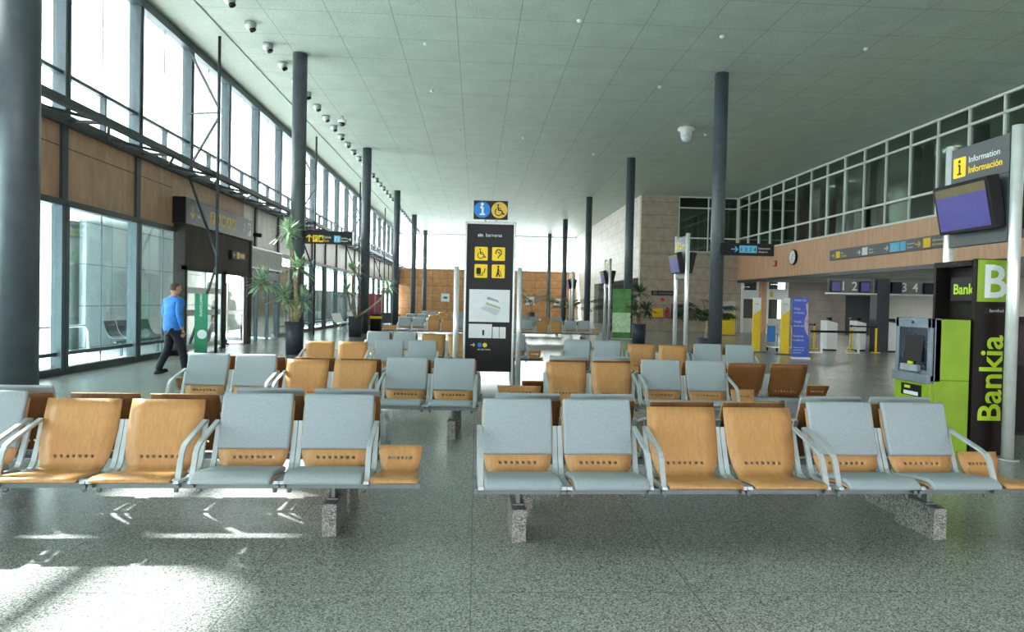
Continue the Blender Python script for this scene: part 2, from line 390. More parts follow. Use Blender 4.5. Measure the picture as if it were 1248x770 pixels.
struct('trim_6', box(XR-.02, XR+.3, -2, 42, 3.1, 3.25), M['signgrey'], 'grey edge under the light wood band', 'edge')
struct('wall_right_near', box(XR, XR+.25, YB, 2.0, 0, HC), M['woodright'], 'light wood wall beyond the frame', 'wall')
of = box(22, 22.2, -2, 48, 4.9, HC).box(16.5, 22, -2, 48, 4.75, 4.9).box(10.5, 22, 47, 47.2, 4.95, HC).box(16.55, 22, -2.2, -2, 4.9, HC).box(16.5, 22.2, -2, 48, HC, HC+.2).box(12, 16.5, 42.4, 47, HC, HC+.2)
struct('wall_office', of, M['office'], 'dim grey office wall behind the upper windows', 'wall')
od = MB()
for y, w in ((40, .5), (37.2, .9), (34.4, .5), (30.4, .6), (27.0, .9), (24, .5), (20.5, .7)): od.box(18.0+(y % 3)*.4, 18.5+(y % 3)*.4, y, y+w, 4.9, HC)
for y in (35.2, 31.6, 28.8, 22.4): od.box(17.2, 17.8, y, y+1.2, 4.9, 6.4)
struct('trim_7', od, M['officedark'], 'dark office pillars and cupboards behind the glass', 'pillar')
struct('wall_recess_back', box(25, 25.2, -2, 42, 0, 3.3), M['recesspale'], 'pale wall at the back of the check-in recess', 'wall')
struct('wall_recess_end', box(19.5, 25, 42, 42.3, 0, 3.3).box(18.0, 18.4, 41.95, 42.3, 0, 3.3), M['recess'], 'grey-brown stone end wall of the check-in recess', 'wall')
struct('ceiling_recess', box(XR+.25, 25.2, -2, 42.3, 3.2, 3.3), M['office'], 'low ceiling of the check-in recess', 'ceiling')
# offices under the right hand corner
f = MB()
for x in (16.6, 17.55, 18.2, 19.45): f.box(x-.06, x+.06, 41.85, 42.05, 0, 3.2)
o = struct('door_1', f, M['frame'], 'white-framed glazed airline offices in the corner', 'office front')
box(16.66, 17.5, 41.95, 41.97, .9, 3.2).build('pane', M['glassdark'], o); box(18.26, 19.4, 41.95, 41.97, .9, 3.2).build('pane', M['glassdark'], o)
box(16.6, 17.5, 41.9, 42.0, 0, .9).box(18.26, 19.4, 41.9, 42.0, 0, .9).build('panel', M['recesspale'], o)
box(17.61, 18.14, 41.9, 42.05, 0, 3.2).build('pillar', M['woodright'], o)
box(16.5, 19.6, 43.6, 43.7, 0, 3.3).build('office_back', M['signgrey'], o)
box(16.66, 17.5, 41.86, 41.94, 2.1, 2.65).build('name_board', M['paper'], o)
nb = box(18.26, 19.4, 41.86, 41.94, 2.1, 2.75).build('name_board', M['paper'], o)
box(18.33, 18.53, 41.84, 41.86, 2.25, 2.6).build('emblem', M['gold'], nb)
wn[0] += 1
d = struct('door_2', box(23.3, 24.8, 41.88, 42.02, 0, 2.45), M['signgrey'], 'dark grey door at the end of the recess', 'door')
box(23.45, 23.6, 41.82, 41.88, 1.0, 1.06).build('handle', M['alu'], d)
# behind the camera: glazed end
rw = MB().box(XL-.2, XR, YB-.2, YB, 0, .3).box(XL-.2, XR, YB-.2, YB, 3.2, HC)
for k in range(9): rw.box(XL+k*3, XL+k*3+.15, YB-.2, YB, 0, HC)
struct('wall_rear', rw, M['mull'], 'glazed end of the hall behind the camera', 'wall')

# outdoors
struct('ground_outside', box(-80, XL-.2, -40, 110, -.25, -.05).box(XL-.2, 40, YF+.2, 110, -.25, -.05).box(XL-.2, 40, -40, YB-.2, -.25, -.05), M['ground'], 'pale paving outside the hall', 'ground')
struct('wall_outside', box(-11.4, -11.2, 20.2, 29, -.05, 3.65), M['outwall'], 'white panelled wall outside the windows', 'wall')
struct('trim_9', box(-11.5, XL-.2, -20, 75, 3.65, 3.85), M['white'], 'white canopy outside the lower windows', 'canopy')
struct('wall_outside_tan', box(-9.6, -9.4, 28.3, 36, -.05, 3.1), M['outtan'], 'tan panelled wall outside the far doors', 'wall')
struct('wall_outside_far', box(-12, -11.8, 31, 70, -.05, 2.2), M['outdark'], 'dark hedge-like wall outside the far windows', 'wall')
tag(MB().tube([(-11.5, 20.0, -.05), (-11.5, 20.0, 3.6)], .2).build('outdoor_post', M['outdark']), 'dark post outside the nearest lower window', 'post')

struct('trim_8', box(XL-2.05, XL-.2, -40, 110, 8.5, 8.75), M['white'], 'white overhang added outside the windows to cut the sun band', 'overhang')  # added overhang, its depth set to narrow the sun strip on the floor

# ------------------------------------------------------------------ columns
def column(x, y, label):
    c = thing('column', label, 'column', (x, y, 0), 0, 'round dark steel columns'); c['kind'] = 'thing'
    MB().lathe([(.2, 0), (.2, HC)], 28).build('shaft', M['column'], c)
    MB().lathe([(.235, 0), (.235, .05), (.205, .06)], 28).build('base_ring', M['steel'], c)
    return c
words = ['beside the tall yucca and hanging sign', 'beside the second potted plant on the window side', 'third beyond the yucca column on the window side', 'fourth beyond the yucca column on the window side', 'window side, closest to the wood end wall']
rwords = ['carrying the blue-lettered hanging sign, right of the seats', 'standing by the slate pot of spiky leaves', 'standing among the palms beside the pale stone wall', 'second from the end wall on the stone wall side', 'right half, closest to the wood end wall']
column(-5.11, 7.9, 'thick dark grey round column at the left edge')
for k in range(5):
    column(-5.11, 19.72+11.845*k, 'dark grey round column '+words[k])
    column(7.107, 19.97+11.845*k, 'dark grey round column '+rwords[k])

# ------------------------------------------------------------------ window wall bracing and truss
tw = thing('wall_truss', 'dark steel lattice truss with braced uprights running along the window wall', 'truss', (0, 0, 0))
XT = -7.0; ZTR = 4.78
MB().bar((XT, YB, ZTR), (XT, YF, ZTR), .13, .13).build('chord', M['steel'], tw)
lb = MB(); k = 0
y = 10.55
while y < 69:
    lb.bar((XL+.1, y, ZTR), (XT, y, ZTR), .06, .06); lb.bar((XT, y, ZTR), (XL+.1, y+1.4, ZTR), .05, .05); lb.bar((XL+.1, y+1.4, ZTR), (XT, y+2.8, ZTR), .05, .05); y += 2.8
lb.build('lacing', M['steel'], tw)
for k in range(5):
    y = 7.6+10.92*k
    MB().tube([(XT+.1, y, 0), (XT+.1, y, HC)], .04, 10).build('upright', M['steel'], tw)
    st = MB(); a = XL+.08
    for z0, za, z1, xw in ((0.05, 2.5, Z2-.05, XL+.12), (Z2+.1, 6.4, 8.1, a)):
        st.bar((xw, y+.2, z0), (XT+.1, y, za-.12), .05, .05); st.bar((xw, y+.2, z1), (XT+.1, y, za+.12), .05, .05)
    st.bar((a, y+.2, 6.4), (XT+.1, y, 6.4), .04, .04)
    st.build('strut', M['steel'], tw)

# ------------------------------------------------------------------ ceiling fittings
spot_body = MB().lathe([(.13, 0), (.14, -.03), (.14, -.1), (.11, -.16), (.05, -.19)], 18).mesh('housing', M['alu'], smooth=False)
lens = MB().lathe([(.075, .03), (.08, -.05), (.06, -.055)], 14, T=Matrix.Translation((.05, 0, -.17)) @ Matrix.Rotation(-.5, 4, 'Y')).mesh('lens', M['black'])
for k in range(38):
    y = 14.7+1.437*k
    s = thing('ceiling_spotlight', 'small silver ball spotlight in the ceiling row along the windows', 'spotlight', (-5.8, y, HC), 0, 'row of ceiling spotlights by the windows')
    place('housing', spot_body, s); place('lens', lens, s)
d = thing('ceiling_camera', 'white dome camera on the ceiling beside the spotlight row', 'camera', (-5.2, 26.2, HC+.005))
MB().lathe([(.05, 0), (.05, -.12), (.16, -.14), (.16, -.24), (.15, -.25)], 20).build('housing', M['white'], d)
MB().lathe([(.13, -.25), (.12, -.31), (.07, -.36), (.02, -.375)], 20).build('dome', M['screendark'], d)
d = thing('ceiling_speaker', 'white round ceiling dome hanging near the right column', 'dome', (7.95, 26.1, HC))
MB().lathe([(.3, 0), (.32, -.04), (.32, -.1), (.22, -.14), (.22, -.3), (.2, -.31)], 24).build('housing', M['white'], d)
MB().lathe([(.19, -.31), (.2, -.38), (.16, -.47), (.08, -.53), (.02, -.545)], 24).build('dome', M['paper'], d)
det = MB().lathe([(.06, 0), (.06, -.03), (.04, -.06), (.02, -.065)], 12).mesh('detector', M['white'])
for x, y in ((-2.9, 15.6), (2.35, 16.6), (-1.6, 22.6), (6.1, 17.2), (5.6, 21.3), (-1.5, 18.5), (1.8, 28.5), (-.8, 27.6), (5.2, 31.2), (-.6, 33.5), (10.1, 17.6), (9.0, 27)):
    s = place('smoke_detector', det, None, (x, y, HC)); tag(s, 'tiny white smoke detector stud on the ceiling panels', 'smoke detector', 'ceiling smoke detectors')

# ------------------------------------------------------------------ airport benches
PROF = [(0, .835, .240), (.022, .77, .243), (.05, .68, .243), (.085, .59, .240), (.112, .52, .232), (.124, .487, .226), (.134, .455, .218),
        (.146, .424, .204), (.168, .402, .196), (.2, .392, .198), (.25, .393, .220), (.33, .404, .238), (.42, .418, .241), (.505, .427, .241), (.54, .422, .238), (.552, .406, .234)]
def shell_mesh(name, rows, wscale, holes, mat):
    bm = bmesh.new()
    us = [-1]+[(-1+2*k/(2*holes))*.62 for k in range(2*holes+1)]+[1]
    grid = [[bm.verts.new((u*w*wscale, -d, z)) for u in us] for d, z, w in rows]
    hr = [i for i, r in enumerate(rows) if r[1] == .487][0]
    for i in range(len(rows)-1):
        for j in range(len(us)-1):
            if i == hr and 1 <= j < len(us)-2: continue
            bm.faces.new((grid[i][j], grid[i][j+1], grid[i+1][j+1], grid[i+1][j]))
    for h in range(holes):
        j = 1+2*h; A, B, Cc = j, j+1, j+2
        o = [grid[hr][A], grid[hr][B], grid[hr][Cc], None, grid[hr+1][Cc], grid[hr+1][B], grid[hr+1][A], None]
        cc = sum((v.co for v in o if v), Vector())/6
        ex = (grid[hr][Cc].co-grid[hr][A].co).normalized(); ey = (grid[hr][B].co-grid[hr+1][B].co).normalized()
        ring = [bm.verts.new(cc+(ex*math.cos(t)+ey*math.sin(t))*.0105) for t in [PI*3/4-k*PI/4 for k in range(8)]]
        seq = [(0, 1), (1, 2), (4, 5), (5, 6)]
        bm.faces.new((o[0], o[1], ring[1], ring[0])); bm.faces.new((o[1], o[2], ring[2], ring[1]))
        bm.faces.new((o[2], o[4], ring[4], ring[3], ring[2])); bm.faces.new((o[4], o[5], ring[5], ring[4]))
        bm.faces.new((o[5], o[6], ring[6], ring[5])); bm.faces.new((o[6], o[0], ring[0], ring[7], ring[6]))
    bmesh.ops.recalc_face_normals(bm, faces=bm.faces)
    for f in bm.faces: f.smooth = True
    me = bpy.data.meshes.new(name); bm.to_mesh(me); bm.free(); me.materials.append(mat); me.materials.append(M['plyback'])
    ob = bpy.data.objects.new(name, me); C.objects.link(ob)
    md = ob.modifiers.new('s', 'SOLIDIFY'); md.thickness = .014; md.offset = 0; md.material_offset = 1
    dg = bpy.context.evaluated_depsgraph_get(); m2 = bpy.data.meshes.new_from_object(ob.evaluated_get(dg)); m2.name = name
    bpy.data.objects.remove(ob)
    return m2
def pad_mesh(name, pts, hw, th, mat):
    """rounded cushion following (d, z) points, th proud of the shell on the sitter's side"""
    bm = bmesh.new(); rings = []; n = len(pts)
    for i, (d, z) in enumerate(pts):
        a, b = pts[max(i-1, 0)], pts[min(i+1, n-1)]
        t = Vector((b[0]-a[0], b[1]-a[1])).normalized(); nd, nz = -t.y, t.x
        e = min(i, n-1-i); f = (.75, .97, 1)[min(e, 2)]; w = hw-(.004, .001, 0)[min(e, 2)]
        sec = [(-w, .004), (-w, th*f*.6), (-w+.004, th*f*.93), (-w+.018, th*f), (w-.018, th*f), (w-.004, th*f*.93), (w, th*f*.6), (w, .004)]
        rings.append([bm.verts.new((x, -(d+nd*q), z+nz*q)) for x, q in sec])
    for a, b in zip(rings, rings[1:]):
        for k in range(8): bm.faces.new((a[k], a[(k+1) % 8], b[(k+1) % 8], b[k])).smooth = True
    bm.faces.new(rings[0][::-1]); bm.faces.new(rings[-1]); bmesh.ops.recalc_face_normals(bm, faces=bm.faces)
    me = bpy.data.meshes.new(name); bm.to_mesh(me); bm.free(); me.materials.append(mat); return me
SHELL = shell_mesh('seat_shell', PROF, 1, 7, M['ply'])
TROWS = [r for r in PROF if r[1] < .56 or r[0] > .1]
TROWS = [(.1, .55, .235)]+[r for r in TROWS if r[0] > .105]
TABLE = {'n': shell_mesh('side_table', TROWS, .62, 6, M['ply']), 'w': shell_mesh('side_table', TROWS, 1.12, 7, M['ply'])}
BACKPAD = pad_mesh('back_cushion', [(-.012, .872), (-.006, .862), (.006, .83), (.022, .77), (.05, .68), (.08, .602), (.1, .548), (.108, .53), (.112, .52)], .236, .036, M['fabric'])
SEATPAD = pad_mesh('seat_cushion', [(.195, .398), (.21, .399), (.25, .4), (.33, .411), (.42, .425), (.505, .433), (.54, .427), (.557, .412), (.56, .402)], .237, .032, M['fabric'])
FRAME = MB().strip([(0, -.028, .70), (0, -.06, .60), (0, -.1, .5), (0, -.128, .43), (0, -.16, .395), (0, -.22, .382), (0, -.36, .386), (0, -.52, .402)], .033, .02).mesh('side_frame', M['seatmetal'])
ARM = MB().strip([(0, -.02, .69), (0, -.05, .7), (0, -.2, .66), (0, -.36, .615), (0, -.405, .595), (0, -.43, .565), (0, -.465, .48), (0, -.495, .405)], .032, .018).mesh('armrest', M['seatmetal'])
CAP = box(-.05, .05, -.035, .01, .655, .7).mesh('frame_cap', M['steel'], .006)
STONE = box(-.046, .046, -.34, .07, 0, .215).mesh('stone_foot', M['stone'], .004)
LEG = MB().box(-.035, .035, -.24, -.1, .215, .225).box(-.012, .012, -.22, -.1, .22, .345).mesh('leg_bracket', M['rail'])
OFFS = {6: (-1.425, -.875, -.275, .275, .875, 1.425), 4: (-.85, -.3, .3, .85)}
def bench(x, y, rz, pat, label, tables='', arms=True, group='airport beam benches', detail=True):
    b = thing('airport_bench', label, 'bench', (x, y, 0), rz, group)
    offs = OFFS[len(pat)]
    lo, hi = offs[0]-.275, offs[-1]+.275
    tl = [t for t in tables.split(',') if t]
    for i, (px, k) in enumerate(zip(offs, pat)):
        s = place('seat', SHELL, b, (px, 0, 0))
        if k == 'g':
            s['label'] = 'wooden seat with grey cushions'
            place('back_cushion', BACKPAD, s); place('seat_cushion', SEATPAD, s)
        else: s['label'] = 'bare wooden seat with a row of small holes'
        for q in (-1, 1):
            place('side_frame', FRAME, b, (px+q*.256, 0, 0))
            if detail and arms and ((i % 2 == 0 and q < 0) or (i % 2 == 1 and q > 0)): place('armrest', ARM, b, (px+q*.258, 0, 0))
    for t in tl:
        side, kind = t; hw = .136 if kind == 'n' else .27
        px = lo-hw-.02 if side == 'L' else hi+hw+.02
        place('side_table', TABLE[kind], b, (px, 0, 0))
        lo, hi = min(lo, px-hw), max(hi, px+hw)
    rl = MB().box(lo-.02, hi+.02, -.46, -.42, .35, .385).box(lo-.02, hi+.02, -.18, -.14, .335, .375)
    if detail:
        for px in offs:
            for q in (-1, 1):
                rl.box(px+q*.256-.012, px+q*.256+.012, -.5, -.14, .36, .38)
                rl.lathe([(.014, .322), (.016, .35)], 8, (px+q*.23, -.44, 0))
    rl.build('support_beam', M['rail'], b)
    for px in (offs[0], offs[-1]):
        place('stone_foot', STONE, b, (px, 0, 0)); place('leg_bracket', LEG, b, (px, 0, 0))
    return b
R = math.radians
def island(x, y, deg, front, rear, lf, lr, tf='', tr_='', dx=0, gap=.26):
    a = R(deg)
    if front: bench(x, y, a, front, lf, tf)
    if rear:
        nx = x-math.sin(a)*gap+math.cos(a)*dx; ny = y+math.cos(a)*gap+math.sin(a)*dx
        bench(nx, ny, a+PI, rear, lr, tr_)
island(-2.355, 4.76, 1, 'ggwwgg', 'ggwwgg', 'beam bench in the left foreground with narrow wooden end table', 'beam bench facing away, back to back behind the left foreground bench', 'Rn')
island(1.717, 4.72, 1.5, 'ggwwgg', 'ggwwgg', 'beam bench in the right foreground, grey wood grey, in front of the bank kiosk', 'beam bench facing away, back to back behind the right foreground bench', 'Rn', '', .1)
island(-1.66, 8.02, -3, 'ggwwgg', 'wwwwww', 'second-row beam bench on the left, grey seats outside and bare wood between', 'beam bench facing away with bare wooden backs behind the second-row left bench', '', 'Rn')
bench(1.95, 8.22, R(-1.5), 'wwgg', 'second-row four-seat bench, two wooden and two grey seats, low tables at both ends', 'Lw,Rn')
bench(2.6, 8.56, R(-.5)+PI, 'wwwwgg', 'beam bench facing away whose last two dark wooden backs show beyond the four-seat bench', 'Ln,Rn')
island(3.25, 12.1, -12, 'ggwwgg', 'wwwwgg', 'turned third-row bench before the blue-lettered sign column', 'beam bench facing away behind the third-row right bench')
bench(-1.742, 11.55, 0, 'wwgg', 'four-seat bench, two wooden and two grey seats, left of the black totem')
island(-.615, 14.5, 1, 'ggwwgg', 'wwwwww', 'fourth-row bench on the left running behind the black totem', 'beam bench facing away behind the fourth-row left bench', 'Rn')
island(-1.4, 27.3, 0, 'ggwwgg', 'ggwwgg', 'far bench left of the totem with a low wooden table at its left end', 'far bench facing away behind the bench left of the totem', 'Lw')
island(-1.9, 35, 0, 'ggwwgg', 'ggwwgg', 'distant bench left of the totem, next row beyond the one with the table', 'distant bench facing away, next row beyond the table bench')
island(-2.0, 46, 0, 'ggwwgg', '', 'farthest bench left of the totem before the end wall', '')
island(2.9, 27.3, 0, 'ggwwgg', 'wwwwww', 'far bench right of the totem with a small wooden table at its right end', 'far bench facing away behind the bench right of the totem', 'Rn')
island(2.6, 34, 0, 'ggggwg', '', 'distant grey bench right of the totem before the end wall', '')

# ------------------------------------------------------------------ pale metal benches by the far windows
def pale_bench(x, y, label):
    b = thing('metal_bench', label, 'bench', (x, y, 0), PI/2, 'pale metal benches by the windows')
    for k in range(4):
        s = MB().strip([(0, .02, .85), (0, -.05, .6), (0, -.13, .45), (0, -.2, .41), (0, -.4, .42), (0, -.6, .43)], .5, .02).build('seat', M['white'], b, loc=(-.84+.56*k, 0, 0))
    MB().box(-1.15, 1.15, -.42, -.34, .33, .38).build('support_beam', M['alu'], b)
    for px in (-.85, .85): MB().box(-.03, .03, -.41, -.35, .02, .34).box(-.04, .04, -.6, -.1, 0, .03).build('leg', M['alu'], b, loc=(px, 0, 0))
pale_bench(-7.0, 34.6, 'pale metal bench under the far windows, first beyond the yucca')
pale_bench(-7.0, 38.6, 'pale metal bench under the far windows, beyond the first pale bench')
# outdoor bench and rail
b = thing('outdoor_bench', 'grey perforated metal bench outside the lower windows', 'bench', (-9.4, 19.1, 0), PI/2)
for k in range(4): MB().strip([(0, .1, .86), (0, .02, .6), (0, -.06, .47), (0, -.16, .42), (0, -.4, .44), (0, -.55, .42)], .56, .02).build('seat', M['mull'], b, loc=(-.9+.6*k, 0, 0))
MB().box(-1.3, 1.3, -.3, -.22, .3, .36).build('support_beam', M['mull'], b)
for px in (-1, 1): MB().box(-.03, .03, -.3, -.24, -.05, .32).build('leg', M['mull'], b, loc=(px, 0, 0))
rl = MB().tube([(-9.2, 14.6, -.05), (-9.2, 14.6, .7), (-9.2, 14.7, .8), (-9.2, 16.55, .8), (-9.2, 16.7, .66), (-9.2, 16.7, -.05)], .03, 10).build('hoop_rail', M['alu'])
tag(rl, 'silver hoop rail outside the lower window', 'rail')

# ------------------------------------------------------------------ entrance vestibule
XV = -7.55
vb = MB().box(XL, XV, 18.1, 18.24, 0, 3.42).box(XL, XV, 23.22, 23.36, 0, 3.42).box(XV-.1, XV, 20.75, 21.05, 0, 2.3).box(XV-.1, XV, 18.1, 23.36, 2.22, 2.34).box(XV-.1, XV, 22.95, 23.25, 0, 2.25)
v = struct('door_3', vb, M['doordark'], 'entrance vestibule with dark frames and glass doors', 'entrance')
box(XV-.06, XV-.02, 18.24, 23.22, 2.34, 3.42).build('transom_panel', M['vest'], v)
g = box(XV-.06, XV-.05, 18.24, 20.75, .06, 2.22).build('pane', M['glasslow'], v)
ww = MB()
for z in (.12, 1.02, 1.62): ww.box(XV-.05, XV-.04, 18.3, 20.7, z, z+(.14, .16, .16)[int(z)])
ww.build('white_band', M['white'], v)
fr = MB()
for y in (18.3, 19.5, 20.68): fr.box(XV-.1, XV-.02, y-.03, y+.03, .05, 2.22)
fr.build('door_frame', M['white'], v)
lf = MB().box(-.03, .03, 0, .07, .03, 2.2).box(-.03, .03, .93, 1.0, .03, 2.2).box(-.03, .03, 0, 1, .03, .12).box(-.03, .03, 0, 1, 2.1, 2.2).box(-.03, .03, 0, 1, .98, 1.1).build('door_leaf', M['white'], v, loc=(XV-.1, 22.93, 0))
lf.rotation_euler.z = PI/2+.02; lf.scale = (1, .55, 1)
box(-.008, .008, .07, .93, .12, 2.1).build('pane', M['glasslow'], lf)
sg = thing('entrance_sign', 'long grey direction sign above the entrance doors', 'sign', (XV, 20.72, 3.42), -PI/2 + PI)
# faces +x: local -y -> world +x
box(-2.64, 2.64, -.03, .3, 0, .68).build('sign_box', M['signgrey'], sg, .01)
box(-2.7, -2.64, -.03, .3, 0, .68).build('end_plate', M['black'], sg)
F = face((0, -.031, 0))
ic = MB()
arrow(ic, -2.25, .34, .34, -PI/2, F)
ic.build('arrow', M['gold'], sg)
text('Salida', .13, face((-1.95, -.031, .42)), M['gold'], sg); text('Exit', .13, face((-1.95, -.031, .22)), M['white'], sg)
ic = MB()
for k in range(5): ic.poly(rrect(-1.05+.42*k, -.7+.42*k, .17, .52, .03), .002, F)
ic.build('pictogram_panel', M['gold'], sg)
G = face((0, -.034, 0)); ic = MB()
for k in range(5):
    cx = -.875+.42*k
    if k == 0: stroke(ic, [(cx-.06, .22), (cx-.06, .46), (cx+.05, .46), (cx+.05, .34), (cx-.06, .34)], .04, G)
    elif k == 1: ic.poly(rrect(cx-.1, cx+.1, .26, .38, .02), .002, G); ic.poly(rrect(cx-.06, cx+.06, .38, .45, .02), .002, G)
    elif k == 2: ic.poly(rrect(cx-.11, cx+.11, .25, .44, .02), .002, G)
    elif k == 3: stroke(ic, [(cx-.08, .25), (cx, .45), (cx+.08, .25)], .04, G)
    else: ic.poly(rrect(cx-.08, cx+.08, .24, .46, .03), .002, G)
ic.build('pictogram', M['signgrey'], sg)
ic = MB(); arrow(ic, 1.75, .34, .34, -PI/2, F); ic.poly(rrect(2.05, 2.4, .14, .56, .03), .002, F); ic.build('arrow', M['white'], sg)
ic = MB(); stroke(ic, [(2.16, .22), (2.16, .48), (2.3, .48), (2.3, .35), (2.16, .35)], .05, G); ic.build('pictogram', M['signgrey'], sg)
es = thing('exit_sign', 'small black exit sign with arrow on the vestibule panel', 'sign', (XV+.02, 22.0, 2.72), PI/2)
box(-.62, .62, -.02, .02, 0, .26).build('sign_plate', M['black'], es)
ic = MB(); E1 = face((0, -.021, 0)); arrow(ic, -.42, .13, .2, PI, E1); ic.poly(rrect(-.2, .02, .03, .23, .02), .002, E1); ic.poly(rrect(.08, .5, .06, .2, .02), .002, E1); ic.build('pictogram', M['gold'], es)
gb = thing('banner_stand', 'tall green folded banner stand beside the entrance doors', 'banner', (-7.2, 18.3, 0), .1)
GBT = 1.62
MB().poly([(-.16, .02), (.16, .02), (.16, GBT), (-.16, GBT)], .03, face((0, 0, 0))).build('panel', M['green'], gb)
MB().poly(circ(.03, .55, .12, 20), .004, face((0, -.03, 0))).build('emblem', M['paper'], gb)
MB().box(-.18, .18, -.1, .1, 0, .03).build('foot', M['alu'], gb)
tt = text('PUNTO LIMPIO', .09, face((.03, -.031, 1.02)) @ Matrix.Rotation(-PI/2, 4, 'Y'), M['paper'], gb)
ld = thing('wall_display', 'wide grey display box on the wall beyond the entrance', 'display', (XL, 25.4, 2.55), PI/2)
box(-1.9, 1.9, -.2, 0, 0, .75).build('case', M['alu'], ld, .01)
box(-1.84, 1.84, -.205, -.2, .06, .69).build('panel', M['recesspale'], ld)
box(-1.95, -1.9, -.22, 0, -.02, .77).build('end_plate', M['steel'], ld)
d4 = MB()
for y in (23.5, 24.8, 26.1, 27.35): d4.box(XL-.05, XL+.05, y-.05, y+.05, 0, 2.25)
d4.box(XL-.06, XL+.08, 23.4, 27.4, 2.2, 2.5)
o = struct('door_4', d4, M['mull'], 'sliding glass doors beyond the vestibule', 'door')
box(XL-.02, XL-.01, 23.5, 27.35, 0, 2.2).build('pane', M['glasslow'], o)
struct('wall_left_doors', box(XL-.2, XL, 23.4, 27.4, 2.5, 3.25), M['recesspale'], 'pale panel above the sliding doors', 'wall')
c = thing('wall_camera', 'small dark camera on the wall right of the entrance sign', 'camera', (XL, 24.2, 3.75), PI/2)
MB().tube([(0, 0, 0), (0, -.12, 0)], .03, 8).build('bracket', M['alu'], c); MB().tube([(0, -.08, -.02), (0, -.34, -.05)], .07, 10).build('housing', M['black'], c)

# ------------------------------------------------------------------ hanging signs on columns
s = thing('hanging_sign', 'dark direction sign with yellow and blue pictograms on the yucca column', 'sign', (-4.85, 19.62, 3.1), R(1))
box(-.04, 1.3, -.06, .06, 0, .36).build('sign_box', M['char'], s, .005); box(1.3, 1.32, -.065, .065, -.01, .37).build('end_plate', M['alu'], s)
F = face((0, -.061, 0)); ic = MB(); arrow(ic, .1, .15, .2, PI/2, F); ic.poly(rrect(.2, .34, .05, .24, .01), .002, F); ic.poly(rrect(.36, .5, .05, .24, .01), .002, F); ic.build('pictogram', M['yellow'], s)
text('P', .16, face((.225, -.064, .09)), M['char'], s); ic = MB(); G = face((0, -.064, 0)); ic.poly(rrect(.38, .48, .09, .15, .01), .002, G); ic.poly(rrect(.4, .46, .15, .19, .01), .002, G); ic.build('pictogram', M['char'], s)
text('Salida', .085, face((.52, -.061, .16)), M['white'], s); text('Exit', .085, face((.52, -.061, .06)), M['yellow'], s)
MB().poly(rrect(.79, .97, .05, .24, .01), .002, F).build('pictogram_panel', M['cyan'], s)
ic = MB(); stroke(ic, [(.83, .08), (.83, .2), (.87, .2)], .02, G); stroke(ic, [(.92, .08), (.92, .2)], .025, G); ic.build('pictogram', M['white'], s)
text('Salidas', .07, face((.98, -.061, .15)), M['white'], s); text('Depart', .07, face((.98, -.061, .07)), M['white'], s)
ic = MB(); arrow(ic, 1.22, .14, .1, 0, F); ic.build('arrow', M['white'], s)
s = thing('hanging_sign', 'dark sign with blue check-in numbers on the right column', 'sign', (7.2, 19.69, 3.07), R(-1.5))
box(-.05, 1.47, -.06, .06, 0, .36).build('sign_box', M['black'], s, .005)
ic = MB(); arrow(ic, .3, .18, .2, 0, F); ic.build('arrow', M['cyan'], s)
MB().poly(rrect(.44, .96, .08, .29, .01), .002, F).build('number_panel', M['cyan'], s)
text('1 2 3 4', .17, face((.46, -.064, .12)), M['black'], s); text('Facturación', .075, face((1.0, -.061, .19)), M['white'], s); text('Check-in', .075, face((1.0, -.061, .09)), M['white'], s)

# ------------------------------------------------------------------ black totem
t = thing('information_totem', 'tall black accessibility totem with yellow pictograms and white plan', 'totem', (.235, 12.7, 0), R(-1))
box(-.43, .43, -.05, .05, .26, 2.98).build('panel', M['char'], t, .004)
for q in (-1, 1): MB().box(q*.45-.022, q*.45+.022, -.07, .07, 0, 3.03).build('post', M['alu'], t, .01)
box(-.475, .475, -.07, .07, 2.98, 3.03).build('top_cap', M['alu'], t, .01)
hd = box(-.32, .31, -.045, .045, 3.08, 3.42).build('header_plate', M['char'], t, .004)
MB().tube([(-.1, 0, 3.0), (-.1, 0, 3.1)], .02, 8).tube([(.1, 0, 3.0), (.1, 0, 3.1)], .02, 8).build('header_bracket', M['alu'], t)
F = face((0, -.046, 0)); G = face((0, -.05, 0))
MB().poly(circ(-.165, 3.25, .15, 28), .003, F).build('blue_disc', M['blue'], hd); MB().poly(circ(.155, 3.25, .15, 28), .003, F).build('yellow_disc', M['gold'], hd)
ic = MB(); ic.poly(circ(-.165, 3.35, .028, 12), .002, G); stroke(ic, [(-.2, 3.295), (-.155, 3.295), (-.155, 3.175)], .04, G); stroke(ic, [(-.21, 3.165), (-.11, 3.165)], .03, G); ic.build('pictogram', M['white'], hd)
wheelchair(MB(), .15, 3.25, .22, G).build('pictogram', M['black'], hd)
F = face((0, -.051, 0)); G = face((0, -.055, 0))
text('sin', .09, face((-.235, -.051, 2.755)), M['paper'], t, bold=.002); text('barreras', .09, face((-.09, -.051, 2.755)), M['paper'], t)
